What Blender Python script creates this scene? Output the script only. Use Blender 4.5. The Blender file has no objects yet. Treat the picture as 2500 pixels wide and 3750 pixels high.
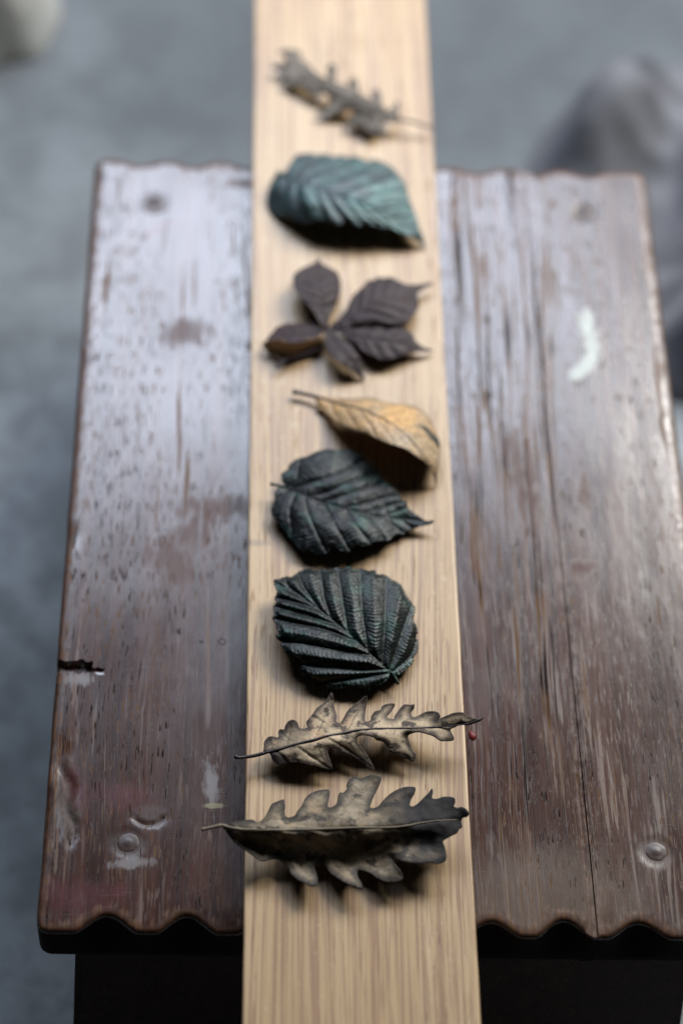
import bpy, bmesh, math, random
import numpy as np
from mathutils import Vector, Matrix, noise
from mathutils.geometry import delaunay_2d_cdt

random.seed(7)
rng = np.random.default_rng(7)
sc = bpy.context.scene
COL = sc.collection
R = math.radians

# ------------------------------------------------------------------ camera, world, lights
H = 0.17                                            # height of the stool top over the floor
cam_d = bpy.data.cameras.new('camera')
cam = bpy.data.objects.new('camera', cam_d); COL.objects.link(cam)
cr, cu, cw = (0.99902075, -0.00953933, 0.0432034), (-0.01832485, 0.79957665, 0.60028442), (0.04027074, 0.60048829, -0.79861886)
cam.matrix_world = Matrix(((cr[0], cu[0], -cw[0], -0.05488595), (cr[1], cu[1], -cw[1], -0.58355582),
                           (cr[2], cu[2], -cw[2], 0.76843017 + H), (0, 0, 0, 1)))
cam_d.sensor_fit = 'VERTICAL'; cam_d.sensor_height = 22.3; cam_d.lens = 50
cam_d.clip_start = 0.02; cam_d.clip_end = 50
cam_d.dof.use_dof = True; cam_d.dof.focus_distance = 0.875; cam_d.dof.aperture_fstop = 2.3
sc.camera = cam

world = bpy.data.worlds.new('World'); sc.world = world; world.use_nodes = True
bg = world.node_tree.nodes['Background']
bg.inputs['Color'].default_value = (0.75, 0.85, 1.0, 1); bg.inputs['Strength'].default_value = 0.010

def window_lamp(name, az, el, dist, sx, sy, power, col, target=(0.0, -0.05, H)):
    d = bpy.data.lights.new(name, 'AREA'); d.shape = 'RECTANGLE'; d.size = sx; d.size_y = sy
    d.energy = power; d.color = col
    o = bpy.data.objects.new(name, d); COL.objects.link(o)
    t = Vector(target)
    v = Vector((math.sin(R(az)) * math.cos(R(el)), math.cos(R(az)) * math.cos(R(el)), math.sin(R(el))))
    o.location = t + v * dist
    o.rotation_euler = (-v).to_track_quat('-Z', 'Y').to_euler()
    return o
window_lamp('window_light', 38, 38, 1.25, 0.50, 0.40, 19.5, (1.0, 0.975, 0.94))
window_lamp('window_light_pane', -9, 41, 1.25, 0.85, 0.42, 13.5, (0.76, 0.84, 1.0))

sc.view_settings.view_transform = 'Standard'; sc.view_settings.look = 'None'
sc.view_settings.exposure = -0.12; sc.view_settings.gamma = 1
sc.render.engine = 'CYCLES'
sc.cycles.use_denoising = True
sc.cycles.max_bounces = 4; sc.cycles.diffuse_bounces = 1

# ------------------------------------------------------------------ helpers
def tag(o, label=None, cat=None, group=None, kind=None):
    if label: o['label'] = label
    if cat: o['category'] = cat
    if group: o['group'] = group
    if kind: o['kind'] = kind
    return o
def empty(name, loc):
    o = bpy.data.objects.new(name, None); COL.objects.link(o); o.location = loc
    o.empty_display_size = 0.01
    return o
def link_mesh(name, verts, faces, mat=None, parent=None, smooth=True):
    me = bpy.data.meshes.new(name)
    me.from_pydata([tuple(v) for v in verts], [], [tuple(f) for f in faces]); me.update()
    if smooth: me.polygons.foreach_set('use_smooth', [True] * len(me.polygons))
    o = bpy.data.objects.new(name, me); COL.objects.link(o)
    if mat: me.materials.append(mat)
    if parent: o.parent = parent
    return o
def catmull(P, n=4, closed=True):
    P = np.asarray(P, float); N = len(P); out = []
    rngi = range(N) if closed else range(N - 1)
    for i in rngi:
        if closed: a, b, c, d = P[i - 1], P[i], P[(i + 1) % N], P[(i + 2) % N]
        else: a, b, c, d = P[max(i - 1, 0)], P[i], P[i + 1], P[min(i + 2, N - 1)]
        for k in range(n):
            t = k / n
            out.append(0.5 * (2 * b + (c - a) * t + (2 * a - 5 * b + 4 * c - d) * t * t + (3 * b - 3 * c + d - a) * t ** 3))
    if not closed: out.append(P[-1])
    return np.array(out)
def resample(P, step, closed=True):
    P = np.asarray(P, float)
    Q = np.vstack([P, P[:1]]) if closed else P
    s = np.concatenate([[0], np.cumsum(np.linalg.norm(np.diff(Q, axis=0), axis=1))])
    n = max(3, int(round(s[-1] / step)))
    t = np.linspace(0, s[-1], n + 1)
    if closed: t = t[:-1]
    return np.stack([np.interp(t, s, Q[:, k]) for k in range(Q.shape[1])], 1), t
def seg_dist(X, P, closed=False):
    """distance from points X to polyline P, and arc length of the nearest point"""
    P = np.asarray(P, float)
    A = P if closed else P[:-1]; B = np.roll(P, -1, 0) if closed else P[1:]
    best = np.full(len(X), 1e9); arc = np.zeros(len(X)); acc = 0.0
    for a, b in zip(A, B):
        d = b - a; l2 = max(d @ d, 1e-12); l = math.sqrt(l2)
        t = np.clip(((X - a) @ d) / l2, 0, 1)
        r = np.linalg.norm(X - a - t[:, None] * d, axis=1)
        m = r < best
        best[m] = r[m]; arc[m] = acc + t[m] * l
        acc += l
    return best, arc
def inside(X, P):
    x, y = X[:, 0], X[:, 1]; c = np.zeros(len(X), bool)
    for (x1, y1), (x2, y2) in zip(P, np.roll(P, -1, 0)):
        cond = (y1 > y) != (y2 > y)
        with np.errstate(divide='ignore', invalid='ignore'):
            c ^= cond & (x < (x2 - x1) * (y - y1) / (y2 - y1) + x1)
    return c
def fill(P, step, jitter=0.25, margin=0.5, extra=None):
    """triangulate polygon P with interior points"""
    lo, hi = P.min(0), P.max(0)
    gx, gy = np.meshgrid(np.arange(lo[0], hi[0], step), np.arange(lo[1], hi[1], step * 0.87))
    gx = gx + (np.arange(gx.shape[0]) % 2)[:, None] * step * 0.5
    X = np.stack([gx.ravel(), gy.ravel()], 1)
    X += rng.uniform(-jitter, jitter, X.shape) * step
    if extra is not None: X = np.vstack([X, extra])
    X = X[inside(X, P)]
    d, _ = seg_dist(X, P, True)
    X = X[d > margin * step]
    V = [Vector(p) for p in P] + [Vector(p) for p in X]
    v, e, f, *_ = delaunay_2d_cdt(V, [], [list(range(len(P)))], 1, 1e-6)
    return np.array([(p[0], p[1]) for p in v]), [list(t) for t in f]
class TPS:
    def __init__(self, pts, reg=0.02):
        P = np.array(pts, float); self.X = P[:, :2]; n = len(P)
        K = self.phi(np.linalg.norm(self.X[:, None] - self.X[None], axis=2)) + reg * np.eye(n) * 10
        A = np.zeros((n + 3, n + 3)); A[:n, :n] = K; A[:n, n] = 1; A[:n, n + 1:] = self.X; A[n, :n] = 1; A[n + 1:, :n] = self.X.T
        b = np.concatenate([P[:, 2], [0, 0, 0]])
        self.w = np.linalg.solve(A, b); self.hi = P[:, 2].max() + 1.5
    def phi(self, r): return r * r * np.log(r + 1e-9)
    def __call__(self, X):
        X = np.atleast_2d(X); n = len(self.X)
        K = self.phi(np.linalg.norm(X[:, None] - self.X[None], axis=2))
        h = K @ self.w[:n] + self.w[n] + X @ self.w[n + 1:]
        return np.clip(h, 0.45, self.hi)
def tube(path, radii, n=8):
    """tube verts/faces along a 3-D path"""
    path = [Vector(p) for p in path]; V, F = [], []
    for i, p in enumerate(path):
        t = (path[min(i + 1, len(path) - 1)] - path[max(i - 1, 0)]).normalized()
        a = t.cross(Vector((0, 0, 1))); a = a.normalized() if a.length > 1e-6 else Vector((1, 0, 0)); b = t.cross(a)
        for k in range(n):
            q = 2 * math.pi * k / n
            V.append(p + (a * math.cos(q) + b * math.sin(q)) * radii[i])
    for i in range(len(path) - 1):
        for k in range(n):
            F.append((i * n + k, i * n + (k + 1) % n, (i + 1) * n + (k + 1) % n, (i + 1) * n + k))
    F.append(tuple(range(n))[::-1]); F.append(tuple((len(path) - 1) * n + k for k in range(n)))
    return V, F

# ------------------------------------------------------------------ material helpers
PEGS = [(-97.9, -163.2), (101.7, -164.2), (-101.2, 172.0), (99.9, 172.4)]
class NT:
    def __init__(self, name):
        self.m = bpy.data.materials.new(name); self.m.use_nodes = True
        self.t = self.m.node_tree; self.b = self.t.nodes['Principled BSDF']
        self.obj = self.node('ShaderNodeTexCoord').outputs['Object']
    def node(self, ty, **kw):
        n = self.t.nodes.new(ty)
        for k, v in kw.items(): setattr(n, k, v)
        return n
    def put(self, sock, v):
        if isinstance(v, bpy.types.NodeSocket): self.t.links.new(v, sock)
        elif v is not None:
            if isinstance(v, (tuple, list)) and len(v) == 3 and sock.type == 'RGBA': v = (*v, 1)
            sock.default_value = v
    def math(self, op, a, b=None, c=None, clamp=False):
        n = self.node('ShaderNodeMath', operation=op, use_clamp=clamp)
        self.put(n.inputs[0], a); self.put(n.inputs[1], b)
        if c is not None: self.put(n.inputs[2], c)
        return n.outputs[0]
    def scale(self, s, vec=None, off=(0, 0, 0), rot=0.0):
        n = self.node('ShaderNodeMapping'); self.put(n.inputs['Vector'], vec or self.obj)
        n.inputs['Scale'].default_value = s; n.inputs['Location'].default_value = off; n.inputs['Rotation'].default_value = (0, 0, rot)
        return n.outputs[0]
    def noise(self, vec, sc_=1.0, detail=2.0, rough=0.5, dist=0.0):
        n = self.node('ShaderNodeTexNoise'); self.put(n.inputs['Vector'], vec)
        n.inputs['Scale'].default_value = sc_; n.inputs['Detail'].default_value = detail
        n.inputs['Roughness'].default_value = rough; n.inputs['Distortion'].default_value = dist
        return n.outputs['Fac']
    def ramp(self, v, lo, hi, a=0.0, b=1.0):
        n = self.node('ShaderNodeMapRange', interpolation_type='SMOOTHSTEP')
        self.put(n.inputs[0], v); n.inputs[1].default_value = lo; n.inputs[2].default_value = hi
        n.inputs[3].default_value = a; n.inputs[4].default_value = b
        return n.outputs[0]
    def mix(self, f, a, b):
        n = self.node('ShaderNodeMix', data_type='RGBA'); self.put(n.inputs['Factor'], f)
        self.put(n.inputs[6], a); self.put(n.inputs[7], b)
        return n.outputs[2]
    def mixf(self, f, a, b):
        n = self.node('ShaderNodeMix', data_type='FLOAT'); self.put(n.inputs['Factor'], f)
        self.put(n.inputs[2], a); self.put(n.inputs[3], b)
        return n.outputs[0]
    def node_x(self, vec):
        n = self.node('ShaderNodeSeparateXYZ'); self.put(n.inputs[0], vec); return n.outputs[0]
    def attr(self, name):
        return self.node('ShaderNodeAttribute', attribute_name=name).outputs['Fac']
    def bump(self, h, strength, dist, prev=None):
        n = self.node('ShaderNodeBump'); self.put(n.inputs['Height'], h)
        n.inputs['Strength'].default_value = strength; n.inputs['Distance'].default_value = dist
        if prev is not None: self.put(n.inputs['Normal'], prev)
        return n.outputs[0]
    def blob(self, cx, cy, rx, ry, rot=0.0, warp=0.5, wscale=220.0, soft=0.25, grain=True):
        """irregular patch at (cx,cy) mm in object space, radii in mm"""
        mp = self.node('ShaderNodeMapping', vector_type='TEXTURE'); self.put(mp.inputs['Vector'], self.obj)
        mp.inputs['Location'].default_value = (cx / 1000, cy / 1000, 0)
        mp.inputs['Rotation'].default_value = (0, 0, rot); mp.inputs['Scale'].default_value = (rx / 1000, ry / 1000, 1e6)
        le = self.node('ShaderNodeVectorMath', operation='LENGTH'); self.put(le.inputs[0], mp.outputs[0])
        nz = self.noise(self.scale((wscale, wscale * (0.35 if grain else 1), wscale), off=(cx, cy, 0)), 1.0, 3.0)
        v = self.math('ADD', le.outputs['Value'], self.math('MULTIPLY', self.math('SUBTRACT', nz, 0.5), warp * 2))
        return self.ramp(v, 1.0 - soft, 1.0 + soft, 1.0, 0.0)
    def out(self, base=None, rough=None, metal=None, normal=None, spec=None, tint=None, **kw):
        for k, v in (('Base Color', base), ('Roughness', rough), ('Metallic', metal), ('Normal', normal), ('Specular IOR Level', spec), ('Specular Tint', tint)):
            if v is not None: self.put(self.b.inputs[k], v)
        for k, v in kw.items(): self.put(self.b.inputs[k.replace('_', ' ')], v)
        return self.m

def mat_floor():
    n = NT('grey_carpet')
    big = n.noise(n.scale((5, 5, 5)), 1.0, 3.0)
    mid = n.noise(n.scale((28, 28, 28)), 1.0, 5.0, 0.68)
    fine = n.noise(n.scale((900, 900, 900)), 1.0, 2.0)
    c = n.mix(n.ramp(big, 0.35, 0.65), (0.29, 0.325, 0.34), (0.40, 0.44, 0.46))
    c = n.mix(n.math('MULTIPLY', n.ramp(mid, 0.40, 0.62), 0.6), c, (0.15, 0.163, 0.172))
    st = n.blob(-155, 270, 40, 70, 0.3, 0.7, 18, 0.6, False)
    c = n.mix(n.math('MULTIPLY', st, 0.16), c, (0.15, 0.14, 0.13))
    c = n.mix(n.math('MULTIPLY', n.blob(120, 560, 460, 230, 0.1, 0.4, 9, 0.5, False), 0.8), c, (0.085, 0.097, 0.107))  # broad patch: dimmer light at the back painted into the carpet colour
    c = n.mix(n.math('MULTIPLY', n.ramp(fine, 0.3, 0.75), 0.3), c, (0.14, 0.15, 0.16))
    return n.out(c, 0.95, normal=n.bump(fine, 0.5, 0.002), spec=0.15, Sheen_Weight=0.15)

def mat_stool(top=True):
    n = NT('old_varnished_wood' if top else 'dark_stool_wood')
    warp = n.noise(n.scale((14, 5, 14)), 1.0, 2.0)
    wv = n.node('ShaderNodeVectorMath', operation='MULTIPLY_ADD')
    cmb = n.node('ShaderNodeCombineXYZ'); n.put(cmb.inputs[0], n.math('SUBTRACT', warp, 0.5))
    n.put(wv.inputs[0], cmb.outputs[0]); wv.inputs[1].default_value = (0.012, 0, 0); n.put(wv.inputs[2], n.obj)
    P = wv.outputs[0]
    streak = n.noise(n.scale((260, 5, 260), P), 1.0, 4.0, 0.6)
    fib = n.noise(n.scale((1300, 22, 1300), P), 1.0, 3.0, 0.6)
    pore = n.noise(n.scale((1500, 110, 1500), P), 1.0, 2.0, 0.55)
    zone = n.noise(n.scale((45, 9, 45), P), 1.0, 3.0)
    patch = n.noise(n.scale((22, 14, 22)), 1.0, 4.0, 0.6)
    strip = n.ramp(n.math('ABSOLUTE', n.math('SUBTRACT', n.node_x(P), 0.056)), 0.016, 0.026, 1.0, 0.0)
    longl = n.noise(n.scale((750, 9, 750), P, (2, 0, 0)), 1.0, 3.0, 0.6)
    pm = n.math('MULTIPLY', n.ramp(pore, 0.575, 0.64), n.ramp(zone, 0.36, 0.56))
    pm = n.math('MAXIMUM', pm, n.math('MULTIPLY', strip, n.ramp(longl, 0.54, 0.62)))
    crack = n.ramp(n.noise(n.scale((420, 14, 420), P, (8, 3, 0)), 1.0, 2.0, 0.5), 0.71, 0.74)
    pm = n.math('MAXIMUM', pm, n.math('MULTIPLY', crack, 0.9))
    c = n.mix(n.ramp(streak, 0.3, 0.7), (0.028, 0.0100, 0.0062), (0.070, 0.0255, 0.0140))
    c = n.mix(n.math('MULTIPLY', n.ramp(patch, 0.45, 0.7), 0.3), c, (0.036, 0.019, 0.016))
    c = n.mix(n.math('MULTIPLY', n.ramp(fib, 0.5, 0.75), 0.4), c, (0.095, 0.048, 0.028))
    gold = n.math('MULTIPLY', n.ramp(n.noise(n.scale((420, 16, 420), P, (3, 1, 0)), 1.0, 2.0), 0.58, 0.68), n.ramp(n.noise(n.scale((30, 10, 30), None, (7, 2, 0)), 1.0, 3.0), 0.45, 0.65))
    c = n.mix(n.math('MULTIPLY', gold, 0.75), c, (0.15, 0.082, 0.042))
    c = n.mix(pm, c, n.mix(n.ramp(n.noise(n.scale((80, 30, 80)), 1.0, 1.0), 0.45, 0.6), (0.014, 0.008, 0.006), (0.13, 0.073, 0.038)))
    rgh = n.mixf(n.ramp(patch, 0.3, 0.75), 0.19, 0.27)
    rgh = n.math('ADD', rgh, n.math('MULTIPLY', n.ramp(fib, 0.4, 0.8), 0.04))
    rgh = n.mixf(n.math('MAXIMUM', pm, n.math('MULTIPLY', gold, 0.7)), rgh, 0.85)
    spec = n.mixf(n.math('MAXIMUM', pm, n.math('MULTIPLY', gold, 0.6)), 0.9, 0.06)
    height = n.math('SUBTRACT', n.math('MULTIPLY', fib, 0.35), pm)
    if not top:
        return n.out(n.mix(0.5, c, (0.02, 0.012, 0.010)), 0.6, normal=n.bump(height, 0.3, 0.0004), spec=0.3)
    def patchcol(mask, col, k=1.0, r=None, sp=None):
        nonlocal c, rgh, spec
        mk = n.math('MULTIPLY', mask, k) if k != 1 else mask
        c = n.mix(mk, c, col)
        if r is not None: rgh = n.mixf(mk, rgh, r)
        if sp is not None: spec = n.mixf(mk, spec, sp)
    # worn-through varnish (matt brown), spilled paint, scuffs
    for a in ((-66, -4, 17, 6, 0.05), (-86, -33, 9, 13, 0.5), (-76, -18, 8, 10, -0.4), (61, 20, 6, 20, 0.12), (63, -2, 5, 16, 0.05), (81, -34, 9, 4, 0.3), (83, -32, 4, 3, 0), (88, 8, 3, 10, 0), (-60, 186, 8, 3, 0), (-84, 92, 9, 7, 0.4)):
        patchcol(n.math('MULTIPLY', n.blob(*a, 1.3, 260, 0.55), n.ramp(streak, 0.28, 0.52)), (0.090, 0.044, 0.032), 0.65, 0.5, 0.2)
    for a in ((95.0, 104, 3.4, 7, -0.1), (96.3, 91, 3.2, 10, 0.0), (92.5, 78, 3.2, 7, -0.5), (88, 73, 2.5, 4, -0.3)):
        patchcol(n.blob(*a, 1.1, 520, 0.5), (0.48, 0.55, 0.51), 0.62, 0.5)
    for a in ((-67.5, -137, 2.6, 8, 0.1), (-122, -150, 3.6, 10, 0.12), (-121, -90.5, 6, 3, 0.0), (-97, -172, 7, 2.0, 0.1)):
        patchcol(n.blob(*a, 1.1, 620, 0.5), (0.30, 0.30, 0.30), 0.45, 0.6, 0.2)
    for px, py in PEGS: patchcol(n.blob(px, py, 7, 7, 0, 0.3, 300, 0.3, False), (0.03, 0.018, 0.014), 0.4, 0.45, 0.4)
    patchcol(n.blob(-121.5, -146, 4, 17, 0.13, 0.5, 300, 0.4), (0.05, 0.03, 0.022), 0.7, 0.75, 0.12)
    patchcol(n.blob(-90.5, -153, 7, 5, 0, 0.3, 300, 0.4), (0.045, 0.025, 0.02), 0.6, 0.55, 0.3)
    patchcol(n.blob(-66, -147, 4, 1.2, 0.0, 0.5, 500, 0.3), (0.26, 0.25, 0.08), 0.5, 0.5)
    for a in ((-118, -141, 4, 9, 0.3), (-101, -143, 9, 5, -0.2), (-116, -186, 15, 6, -0.1), (-100, -183, 3, 3, 0), (-98, 155, 10, 3, 0.5)):
        patchcol(n.blob(*a, 1.0, 420, 0.7), (0.15, 0.016, 0.032), 0.24, 0.34)
    patchcol(n.blob(58, -186, 34, 22, 0.0, 0.6, 260, 0.5), (0.13, 0.085, 0.05), 0.4, 0.36)
    # worn pale arrises
    ed = n.attr('edge')
    en = n.noise(n.scale((420, 160, 300)), 1.0, 4.0, 0.65)
    em = n.math('MULTIPLY', n.ramp(ed, 0.2, 4.2, 1.0, 0.0), n.math('MULTIPLY', n.ramp(en, 0.42, 0.62), n.ramp(fib, 0.35, 0.6)))
    patchcol(em, (0.22, 0.105, 0.045), 0.85, 0.6, 0.2)
    patchcol(n.ramp(ed, 0.3, 2.4, 1.0, 0.0), (0.060, 0.028, 0.016), 0.5, 0.55, 0.1)
    # fine scratches in several directions
    s1 = n.ramp(n.noise(n.scale((60, 2600, 60), None, (0, 0, 0), 0.5), 1.0, 2.0), 0.66, 0.72)
    s2 = n.ramp(n.noise(n.scale((50, 2200, 60), None, (5, 3, 0), -0.35), 1.0, 2.0), 0.67, 0.72)
    scr = n.math('MULTIPLY', n.math('MAXIMUM', s1, s2), n.ramp(n.noise(n.scale((30, 30, 30), None, (2, 9, 0)), 1.0, 2.0), 0.5, 0.65))
    patchcol(scr, (0.26, 0.22, 0.20), 0.16, 0.45)
    nb = n.bump(n.noise(n.scale((70, 18, 70)), 1.0, 3.0), 0.12, 0.003)
    nb = n.bump(height, 0.07, 0.0005, nb)
    return n.out(c, rgh, normal=nb, spec=spec)

def mat_plank():
    n = NT('pale_oak')
    warp = n.noise(n.scale((10, 1.6, 10)), 1.0, 2.0)
    cmb = n.node('ShaderNodeCombineXYZ'); n.put(cmb.inputs[0], n.math('SUBTRACT', warp, 0.5))
    wv = n.node('ShaderNodeVectorMath', operation='MULTIPLY_ADD')
    n.put(wv.inputs[0], cmb.outputs[0]); wv.inputs[1].default_value = (0.034, 0, 0); n.put(wv.inputs[2], n.obj)
    P = wv.outputs[0]
    wide = n.noise(n.scale((90, 1.5, 90), P), 1.0, 3.0, 0.55)
    line = n.noise(n.scale((640, 9, 640), P), 1.0, 4.0, 0.66)
    pore = n.noise(n.scale((1300, 60, 1300), P), 1.0, 2.0, 0.5)
    c = n.mix(n.ramp(wide, 0.3, 0.7), (0.57, 0.405, 0.22), (0.47, 0.315, 0.16))
    c = n.mix(n.math('MULTIPLY', n.ramp(line, 0.50, 0.62), 0.75), c, (0.29, 0.165, 0.10))
    c = n.mix(n.math('MULTIPLY', n.ramp(line, 0.50, 0.30), 0.35), c, (0.62, 0.49, 0.33))
    pm = n.math('MULTIPLY', n.ramp(pore, 0.58, 0.66), n.ramp(n.noise(n.scale((130, 2.5, 130), P, (4, 0, 0)), 1.0, 2.0), 0.42, 0.58))
    c = n.mix(n.math('MULTIPLY', pm, 0.6), c, (0.20, 0.11, 0.07))
    lz = n.ramp(n.noise(n.scale((34, 3.0, 34), P, (9, 2, 0)), 1.0, 2.0), 0.35, 0.62)
    c = n.mix(n.math('MULTIPLY', n.math('MULTIPLY', lz, n.ramp(n.noise(n.scale((900, 20, 900), P, (3, 7, 0)), 1.0, 3.0, 0.6), 0.52, 0.60)), 0.6), c, (0.25, 0.14, 0.075))
    c = n.mix(n.math('MULTIPLY', n.ramp(n.noise(n.scale((28, 12, 28), None, (5, 5, 0)), 1.0, 4.0, 0.6), 0.5, 0.72), 0.22), c, (0.30, 0.20, 0.115))
    fl = n.math('MULTIPLY', n.ramp(n.noise(n.scale((500, 420, 260)), 1.0, 3.0), 0.60, 0.72), n.ramp(n.noise(n.scale((40, 4, 40), P, (1, 6, 0)), 1.0, 2.0), 0.50, 0.62))
    c = n.mix(n.math('MULTIPLY', fl, 0.25), c, (0.70, 0.60, 0.48))
    st = n.blob(-39, -30, 5, 1.6, 0.0, 0.8, 300, 0.5)
    c = n.mix(n.math('MULTIPLY', st, 0.5), c, (0.20, 0.17, 0.13))
    h = n.math('SUBTRACT', n.math('MULTIPLY', line, -0.4), pm)
    rgh = n.mixf(fl, n.mixf(pm, 0.40, 0.8), 0.30)
    return n.out(c, rgh, normal=n.bump(h, 0.3, 0.0004), spec=0.62)

def mat_dark_leaf(name, dark, sheen, tint, rough=0.36, metal=0.55, k=1.0):
    n = NT(name)
    a = n.noise(n.scale((55, 55, 55)), 1.0, 4.0, 0.6)
    b = n.noise(n.scale((700, 700, 700)), 1.0, 3.0, 0.6)
    g = n.noise(n.scale((130, 130, 130), None, (3, 3, 3)), 1.0, 3.0)
    c = n.mix(n.ramp(a, 0.35, 0.65), dark, sheen)
    c = n.mix(n.math('MULTIPLY', n.ramp(g, 0.5, 0.68), 0.5), c, tint)
    nb = n.bump(n.math('ADD', b, n.math('MULTIPLY', g, 1.5)), 0.45 * k, 0.0006)
    rg = n.math('ADD', rough, n.math('MULTIPLY', n.math('SUBTRACT', b, 0.5), 0.25))
    return n.out(c, rg, metal, nb, 0.34)

def mat_dry_leaf(name, pale, mid, dark, warm, edge_mm=2.2, dark_amt=0.5, vein_col=(0.03, 0.022, 0.02), vein_amt=0.6, seed=0.0, rough=0.66, tip=None):
    n = NT(name)
    a = n.noise(n.scale((60, 60, 60), None, (seed, 0, 0)), 1.0, 4.0, 0.6)
    b = n.noise(n.scale((150, 150, 150), None, (seed, 4, 0)), 1.0, 4.0, 0.62)
    f = n.noise(n.scale((800, 800, 800), None, (seed, 1, 0)), 1.0, 3.0, 0.6)
    c = n.mix(n.ramp(a, 0.40, 0.60), pale, mid)
    c = n.mix(n.math('MULTIPLY', n.ramp(n.noise(n.scale((85, 85, 85), None, (seed + 9, 0, 0)), 1.0, 2.0), 0.55, 0.7), 0.7), c, warm)
    c = n.mix(n.math('MULTIPLY', n.ramp(b, 0.53, 0.62), dark_amt), c, dark)
    ed = n.math('ADD', n.attr('edge'), n.math('MULTIPLY', n.math('SUBTRACT', b, 0.5), 5.0))
    c = n.mix(n.math('MULTIPLY', n.ramp(ed, 0.2, edge_mm, 1.0, 0.0), 0.85), c, dark)
    c = n.mix(n.math('MULTIPLY', n.ramp(f, 0.45, 0.75), 0.35), c, dark)
    c = n.mix(n.math('MULTIPLY', n.attr('vein'), vein_amt), c, vein_col)
    if tip:
        c = n.mix(n.math('MULTIPLY', n.blob(*tip), 0.95), c, (0.014, 0.013, 0.014))
    nb = n.bump(n.math('ADD', f, b), 0.4, 0.0005)
    return n.out(c, rough, 0.0, nb, 0.22)

def mat_gold_leaf():
    n = NT('golden_dry_leaf')
    a = n.noise(n.scale((70, 70, 70)), 1.0, 4.0, 0.6)
    vo = n.node('ShaderNodeTexVoronoi', feature='DISTANCE_TO_EDGE'); n.put(vo.inputs['Vector'], n.scale((420, 420, 420))); vo.inputs['Scale'].default_value = 1.0
    net = n.ramp(vo.outputs['Distance'], 0.02, 0.16, 1.0, 0.0)
    c = n.mix(n.ramp(a, 0.35, 0.65), (0.58, 0.37, 0.17), (0.44, 0.33, 0.20))
    c = n.mix(n.math('MULTIPLY', n.ramp(n.noise(n.scale((45, 45, 45), None, (2, 5, 0)), 1.0, 2.0), 0.48, 0.62), 0.6), c, (0.78, 0.45, 0.16))
    c = n.mix(n.math('MULTIPLY', net, 0.45), c, (0.10, 0.06, 0.03))
    c = n.mix(n.math('MULTIPLY', n.attr('vein'), 0.7), c, (0.09, 0.06, 0.035))
    c = n.mix(n.math('MULTIPLY', n.blob(19.5, -9.0, 2.2, 6.5, 0.9, 0.4, 300, 0.25), 0.95), c, (0.018, 0.03, 0.028))
    ed = n.math('ADD', n.attr('edge'), n.math('MULTIPLY', n.math('SUBTRACT', a, 0.5), 3.0))
    c = n.mix(n.math('MULTIPLY', n.ramp(ed, 0.1, 1.2, 1.0, 0.0), 0.7), c, (0.06, 0.04, 0.025))
    nb = n.bump(n.math('SUBTRACT', a, n.math('MULTIPLY', net, 0.5)), 0.5, 0.0006)
    return n.out(c, 0.45, 0.0, nb, 0.5)

def mat_plain(name, col, rough=0.6, spec=0.4, var=0.3):
    n = NT(name)
    a = n.noise(n.scale((200, 200, 200)), 1.0, 4.0, 0.6)
    c = n.mix(n.math('MULTIPLY', a, var), col, tuple(v * 0.35 for v in col))
    return n.out(c, rough, normal=n.bump(a, 0.3, 0.0004), spec=spec)

def mat_cloth(name, c1, c2):
    n = NT(name)
    a = n.noise(n.scale((18, 18, 18)), 1.0, 3.0)
    f = n.noise(n.scale((1200, 1200, 1200)), 1.0, 2.0)
    c = n.mix(n.ramp(a, 0.35, 0.65), c1, c2)
    return n.out(c, 0.85, normal=n.bump(f, 0.4, 0.001), spec=0.2, Sheen_Weight=0.2)

# ------------------------------------------------------------------ floor
def build_floor():
    n = 110; V, F = [], []
    xs = np.concatenate([np.linspace(-4, -0.7, 14), np.linspace(-0.68, 0.7, 70), np.linspace(0.75, 4, 14)])
    ys = np.concatenate([np.linspace(-4, -0.4, 10), np.linspace(-0.38, 1.2, 80), np.linspace(1.25, 4, 10)])
    for y in ys:
        for x in xs:
            z = 0.0
            if 0.25 < y < 1.1 and abs(x) < 0.65:
                fade = min(1, (y - 0.25) / 0.1, (1.1 - y) / 0.1, (0.65 - abs(x)) / 0.1)
                z += fade * 0.010 * math.exp(-((y - (0.60 + 0.06 * x + 0.012 * math.sin(7 * x))) / 0.022) ** 2)
                z += fade * 0.004 * noise.noise((x * 6, y * 9, 1.0))
            V.append((x, y, z))
    nx = len(xs)
    for j in range(len(ys) - 1):
        for i in range(nx - 1):
            F.append((j * nx + i, j * nx + i + 1, (j + 1) * nx + i + 1, (j + 1) * nx + i))
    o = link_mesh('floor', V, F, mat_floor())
    tag(o, 'grey-blue low pile carpet floor far below the stool', kind='structure')
build_floor()

# ------------------------------------------------------------------ stool
M_TOP = mat_stool(True); M_END = mat_plain('shaded_end_grain', (0.016, 0.010, 0.008), 0.85, 0.12); M_PEG = mat_plain('dull_peg_wood', (0.055, 0.030, 0.024), 0.42, 0.5, 0.6); M_SIDE = mat_stool(False)  # end grain near black: shade of the backlit edge faces is in its colour
SW, SL, ST = 130.0, 200.5, 20.0                       # half width, half length, thickness (mm)
FRONT = [(-104.3, 8.2, 12), (-74.9, 8.4, 11.5), (-46, 7.2, 10.5), (-18, 7.9, 11), (10, 7.2, 11), (37.5, 7.2, 11.5), (64.6, 8.3, 11), (92.5, 7.4, 12), (117, 5.5, 9)]
BACK = [(-109, 3.8, 11), (-83.5, 4.2, 11), (-58, 4.0, 11), (-32, 4.2, 11), (-5, 4, 11), (22, 4, 11), (49.7, 3.6, 11), (76.9, 4.2, 11), (102.3, 3.8, 11)]
def scal(x, tab):
    d = 0
    for c, dep, w in tab:
        q = abs(x - c) / w
        if q < 1: d = max(d, 0.86 * dep * (0.5 + 0.5 * math.cos(math.pi * q)) ** 0.8)
    return d
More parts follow.
